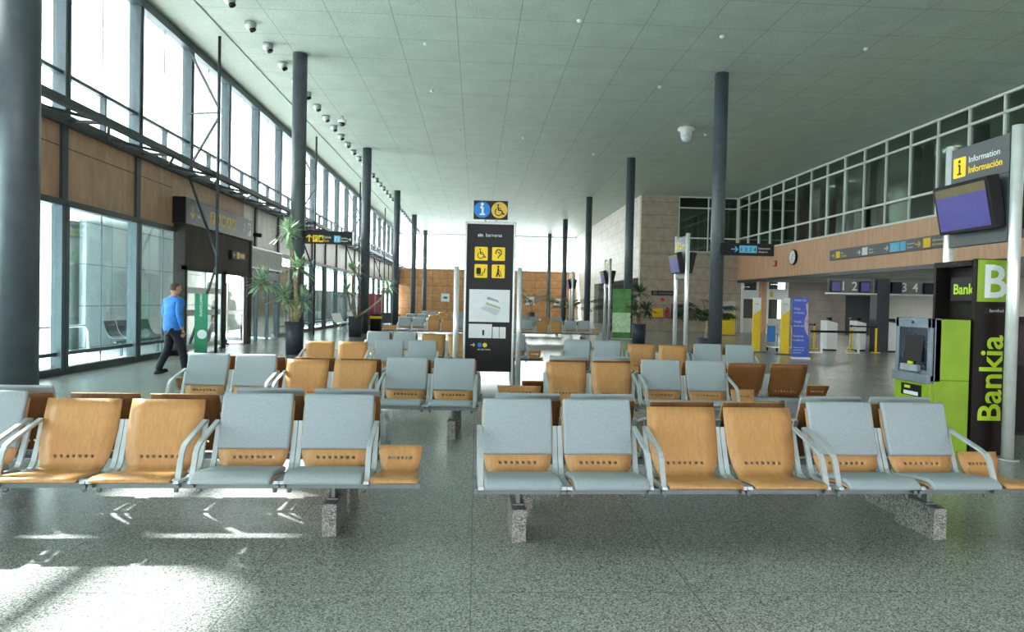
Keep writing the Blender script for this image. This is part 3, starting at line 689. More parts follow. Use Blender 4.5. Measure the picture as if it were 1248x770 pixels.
for cx, cz, k in ((-.165, 2.44, 0), (.155, 2.44, 1), (-.165, 2.12, 2), (.155, 2.12, 3)):
    p = MB().poly(rrect(cx-.12, cx+.12, cz-.125, cz+.125, .02), .003, F).build('pictogram_panel', M['yellow'], t)
    ic = MB()
    if k == 0: wheelchair(ic, cx, cz, .19, G)
    elif k == 1: stroke(ic, [(cx-.05, cz-.0), (cx-.045, cz+.06), (cx, cz+.085), (cx+.05, cz+.06), (cx+.05, cz), (cx+.01, cz-.04), (cx-.01, cz-.08)], .02, G); stroke(ic, [(cx-.015, cz+.02), (cx+.01, cz+.04), (cx+.015, cz)], .015, G)
    elif k == 2: ic.poly(rrect(cx-.085, cx+.0, cz-.06, cz+.06, .02), .002, G); stroke(ic, [(cx+.02, cz-.05), (cx+.06, cz-.02), (cx+.075, cz+.05)], .016, G); stroke(ic, [(cx-.07, cz-.08), (cx+.04, cz-.07)], .016, G)
    else: ic.poly(circ(cx, cz+.085, .02, 10), .002, G); stroke(ic, [(cx, cz+.06), (cx-.005, cz-.02), (cx-.03, cz-.1)], .03, G); stroke(ic, [(cx, cz-.02), (cx+.03, cz-.1)], .022, G); stroke(ic, [(cx, cz+.04), (cx+.045, cz-.02), (cx+.06, cz-.1)], .012, G)
    ic.build('pictogram', M['black'], p)
pl = MB().poly([(-.37, 1.18), (.38, 1.18), (.38, 1.78), (-.37, 1.78)], .003, F).build('floor_plan', M['paper'], t)
MB().poly([(-.05, 1.6), (.19, 1.54), (.16, 1.59), (-.03, 1.65)], .002, G).build('upper_level', M['atmlight'], pl)
MB().poly([(-.06, 1.5), (.22, 1.42), (.2, 1.46), (-.05, 1.55)], .002, G).build('middle_level', plain('plan_olive', (176, 180, 140), .6, var=.05), pl)
MB().poly([(-.18, 1.44), (.12, 1.3), (.22, 1.4), (-.06, 1.48)], .0015, G).build('lower_level', plain('plan_grey', (192, 202, 206), .6, var=.03), pl)
MB().poly([(-.37, .88), (.06, .88), (.06, 1.14), (-.37, 1.14)], .003, F).build('notice', M['paper'], t)
box(-.12, -.08, -.057, -.053, .93, 1.03).build('notice_mark', M['pot'], t)
for x in (.075, .2): MB().poly([(x, .88), (x+.115, .88), (x+.115, 1.09), (x, 1.09)], .003, F).build('notice', M['paper'], t)
MB().poly(circ(-.16, .75, .042, 18), .003, F).build('blue_disc', M['blue'], t); MB().poly(circ(-.065, .75, .042, 18), .003, F).build('yellow_disc', M['yellow'], t)
ic = MB(); arrow(ic, -.29, .75, .08, 0, F); ic.build('arrow', M['paper'], t); text('sin barreras', .05, face((-.2, -.051, .655)), M['paper'], t)
for x, l in ((-.375, 'slim polished steel post standing left of the black totem'), (.79, 'slim polished steel post standing right of the black totem')):
    o = MB().tube([(x, 12.62, 0), (x, 12.62, 2.2), ], .05, 14).lathe([(.08, 0), (.08, .015)], 14, (x, 12.62, 0)).build('steel_post', M['chrome']); tag(o, l, 'post')

# ------------------------------------------------------------------ monitor stands
def monitor(parent, sgn, T0):
    m = MB().box(-.43, .43, -.05, .09, -.28, .28, T0).build('monitor', M['black'], parent, .008)
    MB().box(-.39, .39, -.055, -.05, -.24, .14, T0).build('screen', M['screen'], m)
    MB().box(-.39, .39, -.055, -.05, .14, .24, T0).build('title_bar', M['screentop'], m)
def stand(y, label):
    s = thing('flight_monitor_stand', label, 'monitor stand', (5.605, y, 0), -PI/2, 'monitor stands on the right aisle')
    for q in (-1, 1):
        MB().lathe([(.058, 0), (.058, 3.5), (.045, 3.505)], 18, (q*.5, 0, 0)).build('post', M['chrome'], s)
        MB().lathe([(.11, 0), (.11, .02)], 18, (q*.5, 0, 0)).build('foot', M['alu'], s)
    p = box(-.44, .44, -.04, .04, 2.3, 3.44).build('sign_panel', M['signgrey'], s, .004)
    box(-.44, .44, -.045, -.04, 3.02, 3.03).build('seam', M['char'], p)
    F = face((0, -.041, 0)); G = face((0, -.045, 0))
    MB().poly(rrect(-.4, -.2, 3.1, 3.33, .015), .003, F).build('pictogram_panel', M['yellow'], p)
    ic = MB(); ic.poly(circ(-.3, 3.285, .02, 10), .002, G); stroke(ic, [(-.32, 3.24), (-.295, 3.24), (-.295, 3.15)], .025, G); stroke(ic, [(-.33, 3.14), (-.265, 3.14)], .02, G); ic.build('pictogram', M['char'], p)
    text('Information', .1, face((-.16, -.041, 3.245)), M['paper'], p); text('Información', .105, face((-.16, -.041, 3.125)), M['yellow'], p, bold=.0015)
    monitor(s, 1, face((0, -.17, 2.72), 0, .2)); monitor(s, 1, face((0, .17, 2.72), PI, .2))
    MB().box(-.1, .1, -.16, .16, 2.62, 2.82).build('monitor_bracket', M['black'], s)
    return s
st0 = stand(7.37, 'tall steel information stand with tilted violet monitor, beside the bank kiosk')
for y, l in ((18.5, 'steel monitor stand beside the blue-lettered hanging sign column'), (29.1, 'steel monitor stand beyond the slate pot plant, next to the green banner'), (40.3, 'steel monitor stand farthest away near the palms')):
    c = copy_tree(st0); c.location.y = y; c['label'] = l

# ------------------------------------------------------------------ bank kiosk
k = thing('cash_machine_kiosk', 'lime green and black bank cash machine kiosk on the right', 'cash machine', (4.9, 7.06, 0))
# local: x to the right, y away; machine front faces -x
mc = box(.03, .42, .02, .64, 0, 1.46).build('cabinet', M['lime'], k, .006)
box(.028, .425, .016, .02, .80, .805).build('seam', M['bankdark'], mc)
fa = MB().box(-.0, .1, .02, .64, .78, 1.47).box(-.02, .03, .02, .08, .78, 1.47).box(-.02, .03, .58, .64, .78, 1.47).box(-.02, .03, .02, .64, 1.36, 1.47).box(-.06, .03, .02, .64, .76, .86).build('fascia', M['atm'], k, .008)
box(-.006, .0, .08, .58, .9, 1.36).build('recess_panel', M['screendark'], fa)
MB().box(-.012, .012, -.15, .15, -.15, .15, Matrix.Translation((-.008, .3, 1.14)) @ Matrix.Rotation(.1, 4, 'Y')).build('screen', M['black'], fa)
box(-.05, 0, .2, .5, .88, .95).build('keypad', M['atmlight'], fa, .005); box(-.04, -.02, .3, .38, .955, .985).build('card_slot', M['limetext'], fa)
MB().lathe([(.015, 0), (.015, .01)], 10, T=Matrix.Translation((-.02, .33, 1.42)) @ Matrix.Rotation(-PI/2, 4, 'Y')).build('camera_eye', M['black'], fa)
lo = box(-.02, .03, .02, .64, 0, .77).build('lower_door', M['lime'], k, .008)
box(-.025, -.02, .15, .5, .6, .73).build('sticker_panel', M['black'], lo); box(-.028, -.025, .2, .45, .61, .65).build('card_marks', M['paper'], lo); box(-.028, -.025, .34, .44, .68, .71).build('card_marks', M['limetext'], lo)
can = MB().box(.43, .62, .05, .66, 2.05, 2.11).box(.43, .62, .62, .66, 1.46, 2.05).box(.6, .62, .05, .62, 0, 2.05).box(.43, .6, .05, .62, 1.44, 1.46).build('canopy', M['bankdark'], k)
hp = box(.5, .6, .06, .46, 1.67, 1.93).build('header_panel', M['char'], can)
text('Bankia', .16, face((.498, .42, 1.745), -PI/2), M['limetext'], hp, bold=.003)
pp = MB().box(.44, .9, .0, .05, 0, 2.12).box(.62, .9, .05, .66, 0, 2.12).build('side_panel', M['bankdark'], k)
F = face((0, -.001, 0)); MB().poly([(.46, 1.66), (.86, 1.66), (.86, 2.11), (.46, 2.11)], .003, F).build('logo_square', M['lime'], pp)
text('B', .5, face((.51, -.005, 1.71)), M['paper'], pp, bold=.008)
MB().poly([(.55, 1.53), (.8, 1.53), (.8, 1.6), (.55, 1.6)], .002, F).build('card_plate', M['char'], pp); text('ServiRed', .045, face((.6, -.004, 1.55)), M['paper'], pp)
text('Bankia', .36, face((.76, -.002, .36)) @ Matrix.Rotation(-PI/2, 4, 'Y'), M['limetext'], pp, bold=.006)
bc = thing('vending_cabinet', 'black cabinet at the right edge behind the steel stand', 'cabinet', (6.75, 8.6, 0))
box(-.35, .8, -.35, .35, .05, 1.5).build('body', M['black'], bc, .01); box(-.3, .75, -.36, -.35, .9, 1.4).build('glass_front', M['screendark'], bc); box(-.33, .78, -.33, .33, 0, .05).build('plinth', M['char'], bc)

# ------------------------------------------------------------------ right wall: clock, alarm, long sign
ck = thing('wall_clock', 'round white wall clock with black rim on the light wood band', 'clock', (XR, 34.45, 4.2), -PI/2)
TY = Matrix.Rotation(PI/2, 4, 'X')
MB().lathe([(.4, 0), (.4, .1), (.37, .12), (.36, .1)], 32, T=TY).build('rim', M['black'], ck); MB().lathe([(.36, .1), (.36, .105)], 32, T=TY).build('dial', M['white'], ck)
hh = MB(); F = face((0, -.108, 0)); stroke(hh, [(0, 0), (.12, .14)], .03, F); stroke(hh, [(0, 0), (-.1, -.22)], .02, F); hh.build('hands', M['black'], ck)
mk = MB()
for q in range(12): a = q*PI/6; stroke(mk, [(.29*math.cos(a), .29*math.sin(a)), (.34*math.cos(a), .34*math.sin(a))], .02, F)
mk.build('hour_marks', M['black'], ck)
al = thing('fire_alarm', 'small red square alarm box left of the clock', 'alarm', (XR+.01, 36.6, 4.0), -PI/2)
box(-.16, .16, -.1, 0, -.16, .16).build('box', M['red'], al, .01); box(-.1, .1, -.11, -.1, -.1, .1).build('front', plain('pale_red', (220, 150, 145), .5, var=.05), al)
ls = thing('wall_sign', 'long grey direction strip with yellow and blue signs on the light wood band', 'sign', (XR, 24.5, 3.8), -PI/2)
box(-6.2, 6.5, -.1, 0, 0, .46).build('sign_box', M['signgrey'], ls, .005)
F = face((0, -.101, 0)); G = face((0, -.104, 0))
ic = MB(); arrow(ic, -5.9, .2, .22, 0, F); ic.poly(rrect(-5.65, -5.3, .07, .37, .02), .002, F); arrow(ic, .1, .22, .28, 0, F); ic.poly(rrect(.4, .8, .06, .4, .02), .002, F); ic.build('pictogram', M['yellow'], ls)
text('Bar', .12, face((-5.2, -.101, .23)), M['paper'], ls); text('Cafetería', .12, face((-5.2, -.101, .1)), M['yellow'], ls)
ic = MB(); arrow(ic, -3.8, .2, .26, 0, F); ic.poly(rrect(-3.55, -3.15, .06, .38, .02), .002, F); ic.build('pictogram', M['paper'], ls)
text('Aseos', .12, face((-3.05, -.101, .23)), M['paper'], ls); text('Toilets', .12, face((-3.05, -.101, .1)), M['paper'], ls)
ic = MB(); arrow(ic, -1.85, .22, .26, 0, F); ic.build('arrow', M['paper'], ls)
ic = MB(); ic.poly(rrect(-1.6, -1.0, .06, .4, .02), .002, F); ic.poly(rrect(-.95, -.62, .06, .4, .02), .002, F); ic.build('number_panel', M['cyan'], ls); text('1 - 4', .2, face((-1.52, -.104, .14)), M['paper'], ls)
text('Facturación', .1, face((-.55, -.101, .25)), M['paper'], ls); text('Check-in', .1, face((-.55, -.101, .11)), M['paper'], ls)
text('Información', .13, face((.9, -.101, .25)), M['paper'], ls); text('Information', .13, face((.9, -.101, .1)), M['yellow'], ls)
# stone block fittings
ws = thing('wall_sign', 'small dark sign strip on the tan stone block', 'sign', (11.6, 42, 2.2))
box(-.75, .75, -.06, 0, 0, .3).build('sign_box', M['char'], ws); ic = MB(); F = face((0, -.061, 0)); ic.poly(rrect(-.65, -.4, .05, .25, .02), .002, F); ic.poly(rrect(-.3, .6, .08, .2, .02), .002, F); ic.build('pictogram', M['grey'], ws)
yb = thing('wall_box', 'yellow defibrillator-like box on the tan stone block', 'box', (11.35, 42, .85)); yb['label'] = 'yellow wall box on the tan stone block'
box(-.42, .22, -.22, 0, 0, .55).build('case', M['yellow'], yb, .02); box(-.4, .2, -.24, -.22, .3, .33).build('handle', M['gold'], yb)
fe = thing('fire_extinguisher', 'red extinguisher hanging right of the yellow wall box', 'extinguisher', (11.85, 41.91, .85))
MB().lathe([(.09, 0), (.1, .02), (.1, .42), (.05, .5), (.03, .55)], 16).build('cylinder', M['red'], fe); box(-.05, .08, -.02, .02, .55, .6).build('valve', M['black'], fe)
hr = thing('hose_cabinet', 'dark red fire hose cabinet on the tan stone block', 'cabinet', (12.5, 42, .75))
box(-.36, .36, -.18, 0, 0, .95).build('case', M['maroon'], hr, .01); box(-.28, .28, -.19, -.18, .1, .85).build('window', M['screendark'], hr)
tag(MB().poly(circ(11.55, 1.95, .12, 16), .02, face((0, 41.99, 0))).build('hydrant_sign', M['red']), 'small round red sign above the extinguisher', 'sign')
# far pictures
for x, z, w, h, l in ((-3.2, 1.95, .9, .85, 'pale framed picture on the wood end wall left of the totem'), (5.5, 1.8, .95, .85, 'pale framed notice on the wood end wall right of the totem'), (8.3, 1.7, .7, .75, 'small pale notice on the wood end wall near the stone wall')):
    p = thing('notice_frame', l, 'notice', (x, YF, z)); box(-w/2, w/2, -.05, 0, -h/2, h/2).build('frame', M['alu'], p); box(-w/2+.05, w/2-.05, -.06, -.05, -h/2+.05, h/2-.05).build('sheet', M['paper'], p)
    MB().poly([(-w*.3, -h*.1), (-w*.1, h*.15), (w*.3, h*.1), (w*.2, -h*.15)], .004, face((0, -.06, 0))).build('print', M['grey'], p)

# ------------------------------------------------------------------ airline totems, banner, posters
def ytotem(x, y, label, rz):
    t = thing('airline_totem', label, 'totem', (x, y, 0), rz, 'yellow airline totems')
    box(-.125, .125, -.1, .1, .04, 1.88).build('body', M['yellow'], t, .006)
    MB().poly([(-.125, 1.3), (.125, 1.5), (.125, 1.88), (-.125, 1.88)], .004, face((0, -.1, 0))).build('white_top', M['paper'], t)
    box(-.13, .13, -.105, .105, 1.88, 1.9).build('cap', M['paper'], t); box(-.3, .3, -.2, .2, 0, .04).build('foot', M['grey'], t)
    text('vueling', .06, face((-.11, -.105, 1.68)), M['signgrey'], t)
ytotem(9.75, 23.3, 'slim yellow airline totem with white top, nearer the hanging sign column', -.25)
ytotem(10.35, 22.4, 'slim yellow airline totem with white top, beside the blue banner', -.25)
rb = thing('rollup_banner', 'blue roll-up banner covered in white lettering', 'banner', (9.98, 20.5, 0), -.3)
MB().poly([(-.25, .06), (.25, .06), (.2, 1.9), (-.25, 1.9)], .01, face((0, 0, 0), 0, -.05)).build('sheet', M['banner'], rb)
box(-.28, .28, -.1, .1, 0, .07).build('base', M['alu'], rb, .01); MB().tube([(0, .03, .05), (0, .12, 1.88)], .012, 8).build('pole', M['alu'], rb)
FB = face((0, -.012, 0), 0, -.05)
for zz, a, b_ in ((1.78, 'OFERTAS', .085), (1.52, 'Viaja', .1), (1.4, 'en familia', .08), (1.12, 'Vuela', .1), (1.0, 'desde aquí', .08), (.68, 'Reserva', .09), (.56, 'tu asiento', .08), (.34, 'Pregunta en el', .055), (.26, 'mostrador de', .055), (.18, 'facturación', .055)):
    text(a, b_, FB @ Matrix.Translation((-.21, 0, zz)), M['paper'], rb)
MB().poly([(.12, .9), (.22, .7), (.2, 1.75), (.13, 1.7), (.17, 1.4), (.1, 1.2)], .003, FB).build('picture', plain('banner_pink', (196, 170, 190), .5, var=.15), rb)
pb = thing('poster_board', 'yellow and white poster board in front of the stone block', 'poster', (13.7, 37.0, 0), -.1)
box(-.55, .55, -.04, .04, .05, 1.25).build('lower_sheet', M['yellow'], pb); box(-.55, .55, -.04, .04, 1.25, 1.9).build('upper_sheet', M['recesspale'], pb); box(-.4, .4, -.05, -.04, 1.45, 1.62).build('lettering_panel', M['grey'], pb); box(-.6, .6, -.2, .2, 0, .05).build('foot', M['grey'], pb)
gbn = thing('green_poster_column', 'bright green and white advertising panel behind the column and slate pot', 'poster', (6.7, 31.2, 0), -.35)
box(-.42, .42, -.05, .05, .02, 2.3).build('panel', plain('ad_green', (78, 128, 66), .5, var=.2, scale=3), gbn); box(-.42, .42, -.06, -.05, .3, 1.2).build('white_patch', plain('ad_pale', (190, 220, 180), .5, var=.1), gbn); box(-.5, .5, -.2, .2, 0, .02).build('foot', M['alu'], gbn)

# ------------------------------------------------------------------ check-in gantry, counters, barriers
ga = thing('check_in_gantry', 'dark pillar carrying a shelf with check-in numbers 1 to 4', 'gantry', (14.95, 24.6, 0))
box(-.24, .24, -.2, .2, 0, 2.72).build('pillar', plain('pillar_dark', (36, 42, 52), .4, var=.1), ga)
box(-2.0, -.24, -.2, .2, 2.12, 2.17).box(.24, 2.5, -.2, .2, 2.12, 2.17).build('shelf', M['alu'], ga)
for a, t_, xs in ((-2.0, '12', (-1.53, -1.1)), (.3, '34', (.8, 1.22))):
    bp = box(a, a+1.72, .0, .03, 2.17, 2.7).build('number_board', plain('board_grey', (112, 110, 106), .5, var=.05), ga)
    for c_, x in zip(t_, xs): text(c_, .46, face((x, -.002, 2.27)), M['white'], bp, bold=.004)
for x, mt in ((-1.76, 'screen'), (-.66, 'screen'), (.55, 'screendark'), (1.78, 'screendark')):
    m_ = box(-.19, .19, -.1, .0, 2.2, 2.6).build('monitor', M['black'], ga, .01, loc=(x, -.05, 0)); box(-.165, .165, -.105, -.1, 2.23, 2.57).build('screen', M[mt], m_)
def counter(x, y, w, label):
    c = thing('check_in_counter', label, 'counter', (x, y, 0), 0, 'white check-in counters')
    MB().poly([(-w, .06), (w, .06), (w, 1.05), (-w, 1.14)], .5, face((0, .5, 0))).build('front', M['white'], c)
    MB().bar((-w-.02, .25, 1.155), (w+.02, .25, 1.065), .54, .03).build('top', M['grey'], c); box(-w, w, .03, .5, 0, .06).build('plinth', M['char'], c)
    box(-w*.4, w*.4, .2, .3, 1.12, 1.25).build('terminal', M['black'], c)
counter(13.33, 24.9, .2, 'white check-in counter end below number one'); counter(14.45, 24.9, .18, 'white check-in counter end left of the dark pillar'); counter(15.55, 24.6, .34, 'white check-in counter right of the dark pillar below number three')
def qpost(x, y, l, mat='yellow'):
    p = thing('queue_post', l, 'barrier post', (x, y, 0), 0, 'queue barrier posts')
    MB().lathe([(.16, 0), (.16, .02), (.035, .03), (.035, .95), (.03, .96)], 14).build('post', M[mat], p); MB().lathe([(.042, .9), (.042, .98)], 14).build('head', M['black'], p)
for x, y in ((12.45, 26.3), (13.2, 26.0), (14.1, 25.0), (14.6, 24.2)): qpost(x, y, 'yellow queue post before the check-in counters')
b_ = MB().bar((12.5, 26.28, .94), (13.15, 26.02, .94), .01, .05).build('barrier_tape', M['black']); tag(b_, 'black belt between the left pair of yellow queue posts', 'barrier belt')
b_ = MB().bar((14.125, 24.96, .94), (14.575, 24.24, .94), .01, .05).build('barrier_tape', M['black']); tag(b_, 'black belt between the right pair of yellow queue posts', 'barrier belt')
rt = thing('low_barrier', 'low black rail on two silver legs before the check-in counters', 'barrier', (12.6, 23.6, 0))
box(-.75, 1.25, -.04, .04, .72, .8).build('rail', M['black'], rt)
for x in (-.35, 1.0): MB().box(x-.03, x+.03, -.03, .03, .02, .74).box(x-.45, x+.05, -.03, .03, 0, .03).build('leg', M['alu'], rt)
tr_ = thing('baggage_trolley', 'small blue trolley between the yellow airline totems', 'trolley', (10.9, 24.6, 0))
MB().tube([(-.2, 0, .12), (-.2, 0, .95), (.2, 0, .95), (.2, 0, .12)], .02, 8).build('frame', M['alu'], tr_); box(-.2, .2, -.5, 0, .12, .16).build('deck', M['alu'], tr_); box(-.18, .1, -.04, .04, .3, .9).build('panel', M['blue'], tr_)
for x in (-.18, .18): MB().tube([(x-.02, 0, .06), (x+.02, 0, .06)], .06, 12).build('wheel', M['black'], tr_)
MB().tube([(-.02, -.45, .06), (.02, -.45, .06)], .06, 12).build('wheel', M['black'], tr_)

# ------------------------------------------------------------------ plants
def blade(bm, base, d, L_, w, droop, n=5):
    d = Vector(d).normalized(); side = d.cross(Vector((0, 0, 1)))
    if side.length < .05: side = Vector((1, 0, 0))
    side.normalize(); pv = None
    for i in range(n+1):
        t = i/n; p = Vector(base)+d*L_*t+Vector((0, 0, -droop*L_*t*t)); ww = w*math.sin(PI*(.15+.85*(1-t)))*.5+.001
        a, b = bm.verts.new(p-side*ww), bm.verts.new(p+side*ww)
        if pv: bm.faces.new((pv[0], pv[1], b, a)).smooth = True
        pv = (a, b)
def rosette(bm, c, n, L_, w, rnd, droop=.3, lo=-.5):
    for i in range(n):
        a = rnd.uniform(0, 2*PI); e = rnd.uniform(lo, 1.35)
        blade(bm, c, (math.cos(a)*math.cos(e), math.sin(a)*math.cos(e), math.sin(e)), L_*rnd.uniform(.7, 1.1), w*1.5, droop*rnd.uniform(.3, 1.2))
def pot(parent, r, h):
    MB().lathe([(r*.86, 0), (r, h), (r*.93, h), (r*.9, h-.05)], 24).build('pot', M['pot'], parent); MB().lathe([(r*.9, h-.07), (r*.9, h-.05)], 20).build('soil', M['soil'], parent)
def yucca(x, y, label, stems, r, h, mat, seed, n=46, L_=.62):
    rnd = random.Random(seed); p = thing('potted_yucca', label, 'plant', (x, y, 0)); pot(p, r, h)
    for pts in stems:
        q = [(a, b, c) for a, b, c in pts]
        st_ = MB().tube(q, [.05-.02*i/len(q) for i in range(len(q))], 9).build('stem', M['trunk'], p)
        bm = bmesh.new(); rosette(bm, q[-1], n, L_, .045, rnd)
        me = bpy.data.meshes.new('leaf_crown'); bm.to_mesh(me); bm.free(); me.materials.append(mat); place('leaf_crown', me, st_)
yucca(-5.0, 19.12, 'tall many-headed yucca in a slate pot at the sign column', [
    [(0, 0, .85), (.02, 0, 1.5), (-.02, .0, 2.2), (-.1, 0, 2.9), (-.2, 0, 3.35)], [(.05, 0, .85), (.1, 0, 1.3), (.02, 0, 1.8), (.08, 0, 2.35)],
    [(-.05, 0, .85), (-.1, 0, 1.3), (-.5, 0, 1.75), (-.85, -.1, 1.95)], [(0, .05, .85), (-.05, .05, 1.2), (-.25, 0, 1.55)], [(.05, .03, .85), (.12, .05, 1.1), (.15, .1, 1.5)]], .26, .9, M['leafpale'], 3, 60, .6)
yucca(-5.0, 28.6, 'yucca with a side shoot in a dark pot at the second window-side column', [
    [(0, 0, .8), (-.05, 0, 1.4), (-.15, 0, 2.1), (-.1, 0, 2.7)], [(0, 0, .8), (-.25, 0, 1.3), (-.35, 0, 1.9)], [(.05, -.3, .8), (.5, -.35, 1.1), (1.0, -.3, 1.5), (1.35, -.2, 2.1)]], .3, .85, M['leafpale'], 5, 50, .6)
yucca(6.55, 27.2, 'spiky dark-leaved plant in a slate pot beside the right column', [
    [(0, 0, .75), (.02, 0, 1.6), (.0, 0, 2.05)], [(.05, 0, .75), (.15, 0, 1.1), (.3, 0, 1.35)], [(-.05, 0, .75), (-.1, 0, 1.05), (-.15, 0, 1.3)]], .29, .8, M['palm'], 8, 50, .55)
def palm(x, y, label, seed, s=1, L_=1.3, h=.5):
    rnd = random.Random(seed); p = thing('potted_palm', label, 'plant', (x, y, 0)); pot(p, .28, h)
    MB().tube([(0, 0, h-.06), (.02, 0, h+.3), (0, 0, h+.58)], [.07, .06, .05], 9).build('stem', M['trunk'], p)
    for i in range(15):
        a = i*2.4+rnd.uniform(-.3, .3); e = rnd.uniform(.5, 1.25); d = Vector((math.cos(a)*math.cos(e), math.sin(a)*math.cos(e), math.sin(e)))
        pts = []; l = L_*s*rnd.uniform(.75, 1.1)
        for k in range(8):
            t = k/7; pts.append(Vector((0, 0, h+.55))+d*l*t+Vector((0, 0, -.42*l*t*t)))
        mb = MB().tube(pts, .012, 5)
        for k in range(2, 8):
            dd = (pts[min(k+1, 7)]-pts[k-1]).normalized(); sd = dd.cross(Vector((0, 0, 1))).normalized()
            for q in (-1, 1):
                for off in (0, .5):
                    b0 = pts[k]-(pts[k]-pts[k-1])*off; blade(mb.bm, b0, sd*q+dd*.7+Vector((0, 0, -.1)), .42*s*(1.15-abs(k-4)/7), .05, .4, 3)
        mb.build('frond', M['palm'], p)
palm(7.75, 22.6, 'dark feathery palm behind the hanging sign column', 11, 1.0, 1.35, .5)
palm(8.3, 40.9, 'feathery palm in front of the pale stone wall', 12, 1.2, 1.9, .7)
palm(6.3, 45.5, 'feathery palm left of the column by the stone wall', 13, 1.1, 1.7, .6)
palm(4.6, 57, 'dark palm by the far column before the end wall', 14, 1.3, 2.2, .8)
# bin and machines on the far left
bn = thing('waste_bin', 'dark bin with yellow band beside the second column', 'bin', (-4.45, 30.6, 0))
MB().lathe([(.24, 0), (.26, .9), (.2, .92)], 20).build('body', M['black'], bn); MB().lathe([(.262, .72), (.266, .84)], 20).build('band', M['yellow'], bn)
for y, m_, l in ((43.5, 'maroon', 'maroon vending machine on the far window side'), (47.5, 'maroon', 'second maroon machine farther along the window side')):
    v_ = thing('vending_machine', l, 'vending machine', (-6.9, y, 0)); box(-.5, .5, -.4, .4, .06, 1.95).build('body', M[m_], v_, .01); box(-.35, .25, -.41, -.4, .7, 1.75).build('front', plain('vend_front', (120, 60, 70), .3, var=.2), v_); box(-.48, .48, -.38, .38, 0, .06).build('plinth', M['black'], v_)
tr2 = thing('luggage_trolley', 'grey trolley frame standing before the far windows', 'trolley', (-5.75, 44, 0))
box(-.4, .4, -.5, .5, .1, .75).build('basket', M['grey'], tr2, .02)
for x in (-.36, .36): MB().tube([(x, .4, .1), (x, .45, 2.2)], .03, 8).build('upright', M['alu'], tr2)
for x in (-.35, .35):
    for y in (-.4, .4): MB().tube([(x-.02, y, .06), (x+.02, y, .06)], .06, 10).build('wheel', M['black'], tr2)

# ------------------------------------------------------------------ people
def skin_mesh(name, verts, edges, mat, parent, sub=2):
    me = bpy.data.meshes.new(name); me.from_pydata([v[:3] for v in verts], edges, []); ob = bpy.data.objects.new(name, me); C.objects.link(ob)
    ob.modifiers.new('k', 'SKIN'); sv = me.skin_vertices[0].data
    for i, v in enumerate(verts):
        r = v[3]; sv[i].radius = r if isinstance(r, tuple) else (r, r)
        sv[i].use_root = (i == 0)
    sb = ob.modifiers.new('s', 'SUBSURF'); sb.levels = sub; sb.render_levels = sub
    dg = bpy.context.evaluated_depsgraph_get(); m2 = bpy.data.meshes.new_from_object(ob.evaluated_get(dg)); m2.name = name
    bpy.data.objects.remove(ob); bpy.data.meshes.remove(me); m2.materials.clear(); m2.materials.append(mat)
    for p in m2.polygons: p.use_smooth = True; p.material_index = 0
    o = bpy.data.objects.new(name, m2); C.objects.link(o)
    if parent: o.parent = parent
    return o
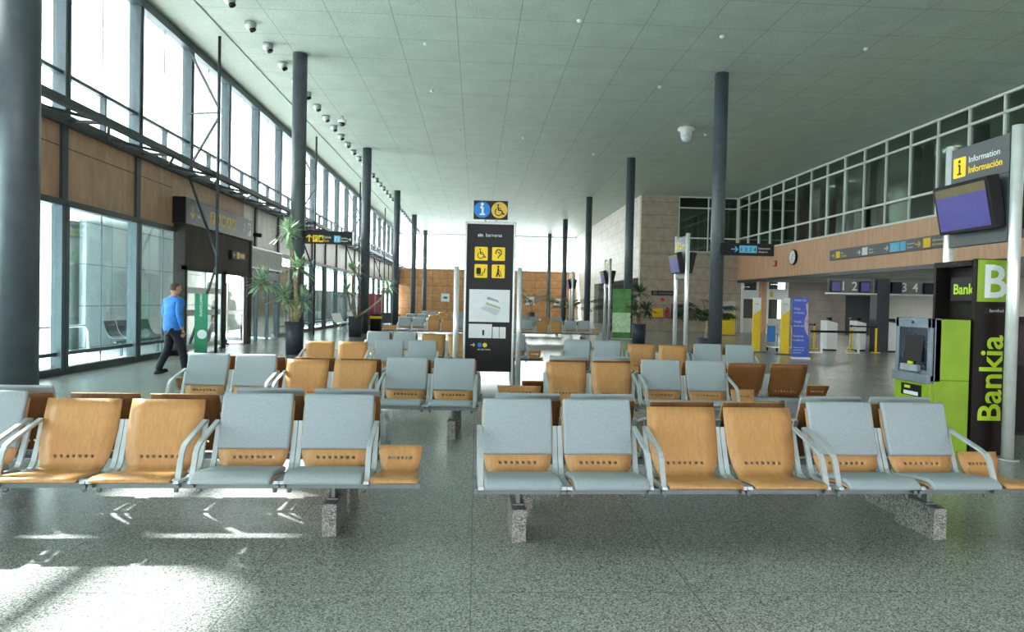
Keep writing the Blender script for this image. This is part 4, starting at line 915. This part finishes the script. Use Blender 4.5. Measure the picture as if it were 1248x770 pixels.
def person(label, loc, rz, top, trousers, hairm, scale=1, swing=.3):
    """walks toward local -y; x is the person's left-right"""
    s_ = swing
    P = thing('person', label, 'person', loc, rz); P.scale = (scale,)*3
    hipz = .93
    # body: one continuous skin: pelvis, spine, neck, head, arms, hands, legs, feet
    V = [(0, 0, .98, (.13, .09)), (0, .0, 1.12, (.13, .09)), (0, -.02, 1.3, (.15, .1)), (0, -.02, 1.42, (.13, .095)), (0, -.025, 1.5, .056), (0, -.045, 1.56, .056),
         (-.19, -.02, 1.41, .062), (-.235, .03, 1.16, .05), (-.22, -.04, .93, .036), (-.215, -.07, .85, .03),
         (.19, -.02, 1.41, .062), (.24, .02, 1.16, .05), (.235, -.05, .93, .036), (.23, -.08, .85, .03),
         (-.09, 0, .9, (.08, .085)), (-.1, -s_*.35-.04, .5, .062), (-.1, -s_*.75, .1, .042),
         (.09, 0, .9, (.08, .085)), (.1, s_*.15-.02, .5, .062), (.1, s_*.8, .1, .042)]
    E_ = [(0, 1), (1, 2), (2, 3), (3, 4), (4, 5), (3, 6), (6, 7), (7, 8), (8, 9), (3, 10), (10, 11), (11, 12), (12, 13), (0, 14), (14, 15), (15, 16), (0, 17), (17, 18), (18, 19)]
    body = skin_mesh('body', V, E_, M['skin'], P)
    # head
    bm = bmesh.new(); bmesh.ops.create_icosphere(bm, subdivisions=4, radius=1)
    for v in bm.verts:
        c = v.co; x, y, z = c
        if z < 0: x *= 1+.18*z; y *= 1+.1*z
        if y < 0 and z < -.2: y -= .06*(-z)
        if y > 0: y *= 1.05
        nose = math.exp(-((x/.13)**2+((z+.1)/.2)**2))*(.16 if y < 0 else 0)
        eye = (math.exp(-(((abs(x)-.36)/.16)**2+((z-.08)/.12)**2))*.07 if y < 0 else 0)
        mouth = (math.exp(-((x/.28)**2+((z+.47)/.05)**2))*.04 if y < 0 else 0)
        v.co = Vector((x*.078, (y-nose+eye+mouth)*.098, z*.118))
    for f in bm.faces: f.smooth = True
    hm = bpy.data.meshes.new('head'); bm.to_mesh(hm); bm.free(); hm.materials.append(M['skin'])
    hd_ = place('head', hm, body, (0, -.055, 1.635), -.2); hd_.scale = (1.03, 1.03, 1.04)
    for q in (-1, 1):
        MB().lathe([(.004, -.03), (.016, -.015), (.019, .01), (.012, .03), (.003, .034)], 10, T=Matrix.Translation((q*.08, .005, 0)) @ Matrix.Scale(.5, 4, (1, 0, 0))).build('ear', M['skin'], hd_)
        MB().lathe([(.002, -.009), (.008, -.005), (.009, 0), (.008, .005), (.002, .009)], 8, T=Matrix.Translation((q*.029, -.087, .01))).build('eye', M['shoe'], hd_)
    bm = bmesh.new(); bmesh.ops.create_icosphere(bm, subdivisions=4, radius=1)
    bmesh.ops.delete(bm, geom=[v for v in bm.verts if not (v.co.z > .45 or (v.co.y > .05 and v.co.z > -.35) or (abs(v.co.x) > .8 and v.co.z > .15 and v.co.y > -.3))], context='VERTS')
    for v in bm.verts: v.co = Vector((v.co.x*.084, v.co.y*.108+.002, v.co.z*.124+.002))
    for f in bm.faces: f.smooth = True
    hh_ = bpy.data.meshes.new('hair'); bm.to_mesh(hh_); bm.free(); hh_.materials.append(hairm); place('hair', hh_, hd_)
    # hands: palm and five fingers
    for q, (hx, hy, hz) in ((-1, (-.215, -.075, .83)), (1, (.23, -.085, .83))):
        hv = [(hx, hy, hz+.02, (.016, .026)), (hx, hy-.01, hz-.045, (.014, .036))]; he = [(0, 1)]
        hand = skin_mesh('hand', hv, he, M['skin'], body, 1)
        for k in range(4):
            oy = -.03+.02*k; l = (.06, .072, .068, .052)[k]
            skin_mesh('finger', [(hx, hy+oy, hz-.06, .0085), (hx-q*.004, hy+oy, hz-.06-l*.55, .008), (hx-q*.02, hy+oy, hz-.06-l, .007)], [(0, 1), (1, 2)], M['skin'], hand, 1)
        skin_mesh('thumb', [(hx-q*.005, hy-.03, hz-.02, .01), (hx-q*.015, hy-.055, hz-.05, .009), (hx-q*.02, hy-.06, hz-.085, .008)], [(0, 1), (1, 2)], M['skin'], hand, 1)
    # clothes follow the body
    SV = [(0, .005, .77, (.215, .175)), (0, .005, .93, (.205, .165)), (0, .0, 1.12, (.2, .155)), (0, -.015, 1.3, (.21, .15)), (0, -.02, 1.41, (.165, .125)), (0, -.03, 1.5, (.07, .075)),
          (-.2, -.015, 1.4, .082), (-.245, .03, 1.16, .066), (-.228, -.035, .95, .05), (-.223, -.05, .9, .047), (.2, -.015, 1.4, .082), (.25, .02, 1.16, .066), (.242, -.045, .95, .05), (.238, -.06, .9, .047)]
    SE = [(0, 1), (1, 2), (2, 3), (3, 4), (4, 5), (4, 6), (6, 7), (7, 8), (8, 9), (4, 10), (10, 11), (11, 12), (12, 13)]
    sh = skin_mesh('shirt', SV, SE, top, body)
    TV = [(0, 0, .9, (.145, .11)), (-.095, 0, .8, (.1, .105)), (-.1, -s_*.35-.04, .5, .082), (-.1, -s_*.73, .12, .07), (-.1, -s_*.76, .06, .07),
          (.095, 0, .8, (.1, .105)), (.1, s_*.15-.02, .5, .082), (.1, s_*.76, .13, .07), (.1, s_*.8, .07, .07)]
    skin_mesh('trousers', TV, [(0, 1), (1, 2), (2, 3), (3, 4), (0, 5), (5, 6), (6, 7), (7, 8)], trousers, body)
    for (fx, fy, fz, rx) in ((-.1, -s_*.76, 0, 0), (.1, s_*.82, .015, -.15)):
        sm = MB().lathe([(.001, 0), (.05, .002), (.052, .03), (.045, .06), (.02, .08), (.001, .082)], 16, T=Matrix.Translation((fx, fy-.06, fz)) @ Matrix.Rotation(rx, 4, 'X') @ Matrix.Scale(2.8, 4, (0, 1, 0)))
        sm.build('shoe', M['shoe'], body, smooth=True)
    return P
person('man in a blue shirt and dark trousers walking away along the window wall', (-6.0, 13.85, 0), R(145), M['shirt'], M['navy'], M['hair'], 1.03, .27)
person('person in dark clothes striding out through the glass entrance doors', (-8.3, 22.3, 0), R(-70), M['darkcloth'], M['navy'], M['hair'], .98, .36)

# ------------------------------------------------------------------ light
w = bpy.data.worlds.new('World'); bpy.context.scene.world = w; w.use_nodes = True
bg = w.node_tree.nodes['Background']; bg.inputs[0].default_value = (.97, .985, 1, 1); bg.inputs[1].default_value = 8.5
def lamp(name, typ, loc, rot, energy, color=(1, 1, 1), **kw):
    l = bpy.data.lights.new(name, typ); l.energy = energy; l.color = color
    for a, b in kw.items(): setattr(l, a, b)
    o = bpy.data.objects.new(name, l); C.objects.link(o); o.location = loc; o.rotation_euler = rot; return o
sun = lamp('sun', 'SUN', (-30, 30, 40), (0, 0, 0), 60, (1, .98, .95), angle=R(1.6))
sun.rotation_euler = Vector((.76, -.45, -.75)).to_track_quat('-Z', 'Y').to_euler()
for y in (36, 28, 20, 12): lamp('office_fill', 'AREA', (19.5, y, HC-.1), (0, 0, 0), 800, (.95, 1, .96), shape='RECTANGLE', size=.3, size_y=2)  # added fill light to lift the offices behind the upper glass
for y in (38, 31, 24): lamp('recess_fill', 'AREA', (20.5, y, 3.18), (0, 0, 0), 70, (1, .98, .94), shape='RECTANGLE', size=2, size_y=.4)  # fill light added under the low ceiling to brighten the dim recess
lamp('gantry_lamp', 'AREA', (14.9, 22.6, 3.9), (R(55), 0, 0), 25, (1, .98, .95), shape='RECTANGLE', size=3, size_y=.3) if 0 else None
def portal(loc, rot, sx, sy):
    o = lamp('window_portal', 'AREA', loc, rot, 1, shape='RECTANGLE', size=sx, size_y=sy); o.data.cycles.is_portal = True
portal((XL-.3, 29, 6.6), (0, -PI/2, 0), 3.6, 82)
portal((XL-.3, 29, 1.65), (0, -PI/2, 0), 3.2, 82)
portal((1, YF+.3, 6.6), (-PI/2, 0, 0), 18, 3.6)
portal((4, YB-.3, 1.7), (PI/2, 0, 0), 24, 3)

# ------------------------------------------------------------------ camera
cam = bpy.data.cameras.new('Camera'); co = bpy.data.objects.new('Camera', cam); C.objects.link(co)
cam.sensor_width = 36; cam.lens = 24; cam.clip_end = 500
yaw, pit, rol = .0523, .019, .0209
fw = Vector((math.sin(yaw)*math.cos(pit), math.cos(yaw)*math.cos(pit), -math.sin(pit))); rt0 = Vector((math.cos(yaw), -math.sin(yaw), 0)); up0 = rt0.cross(fw)
rv = rt0*math.cos(rol)+up0*math.sin(rol); uv = -rt0*math.sin(rol)+up0*math.cos(rol)
mw = Matrix((rv, uv, -fw)).transposed().to_4x4(); mw.translation = (0, 0, 1.54); co.matrix_world = mw
sc = bpy.context.scene; sc.camera = co
sc.view_settings.view_transform = 'Standard'; sc.view_settings.look = 'None'; sc.view_settings.exposure = .42; sc.view_settings.gamma = 1
sc.cycles.use_denoising = True; sc.cycles.max_bounces = 8; sc.cycles.diffuse_bounces = 5; sc.cycles.transparent_max_bounces = 16; sc.cycles.caustics_reflective = False; sc.cycles.caustics_refractive = False
sc.cycles.sample_clamp_indirect = 6
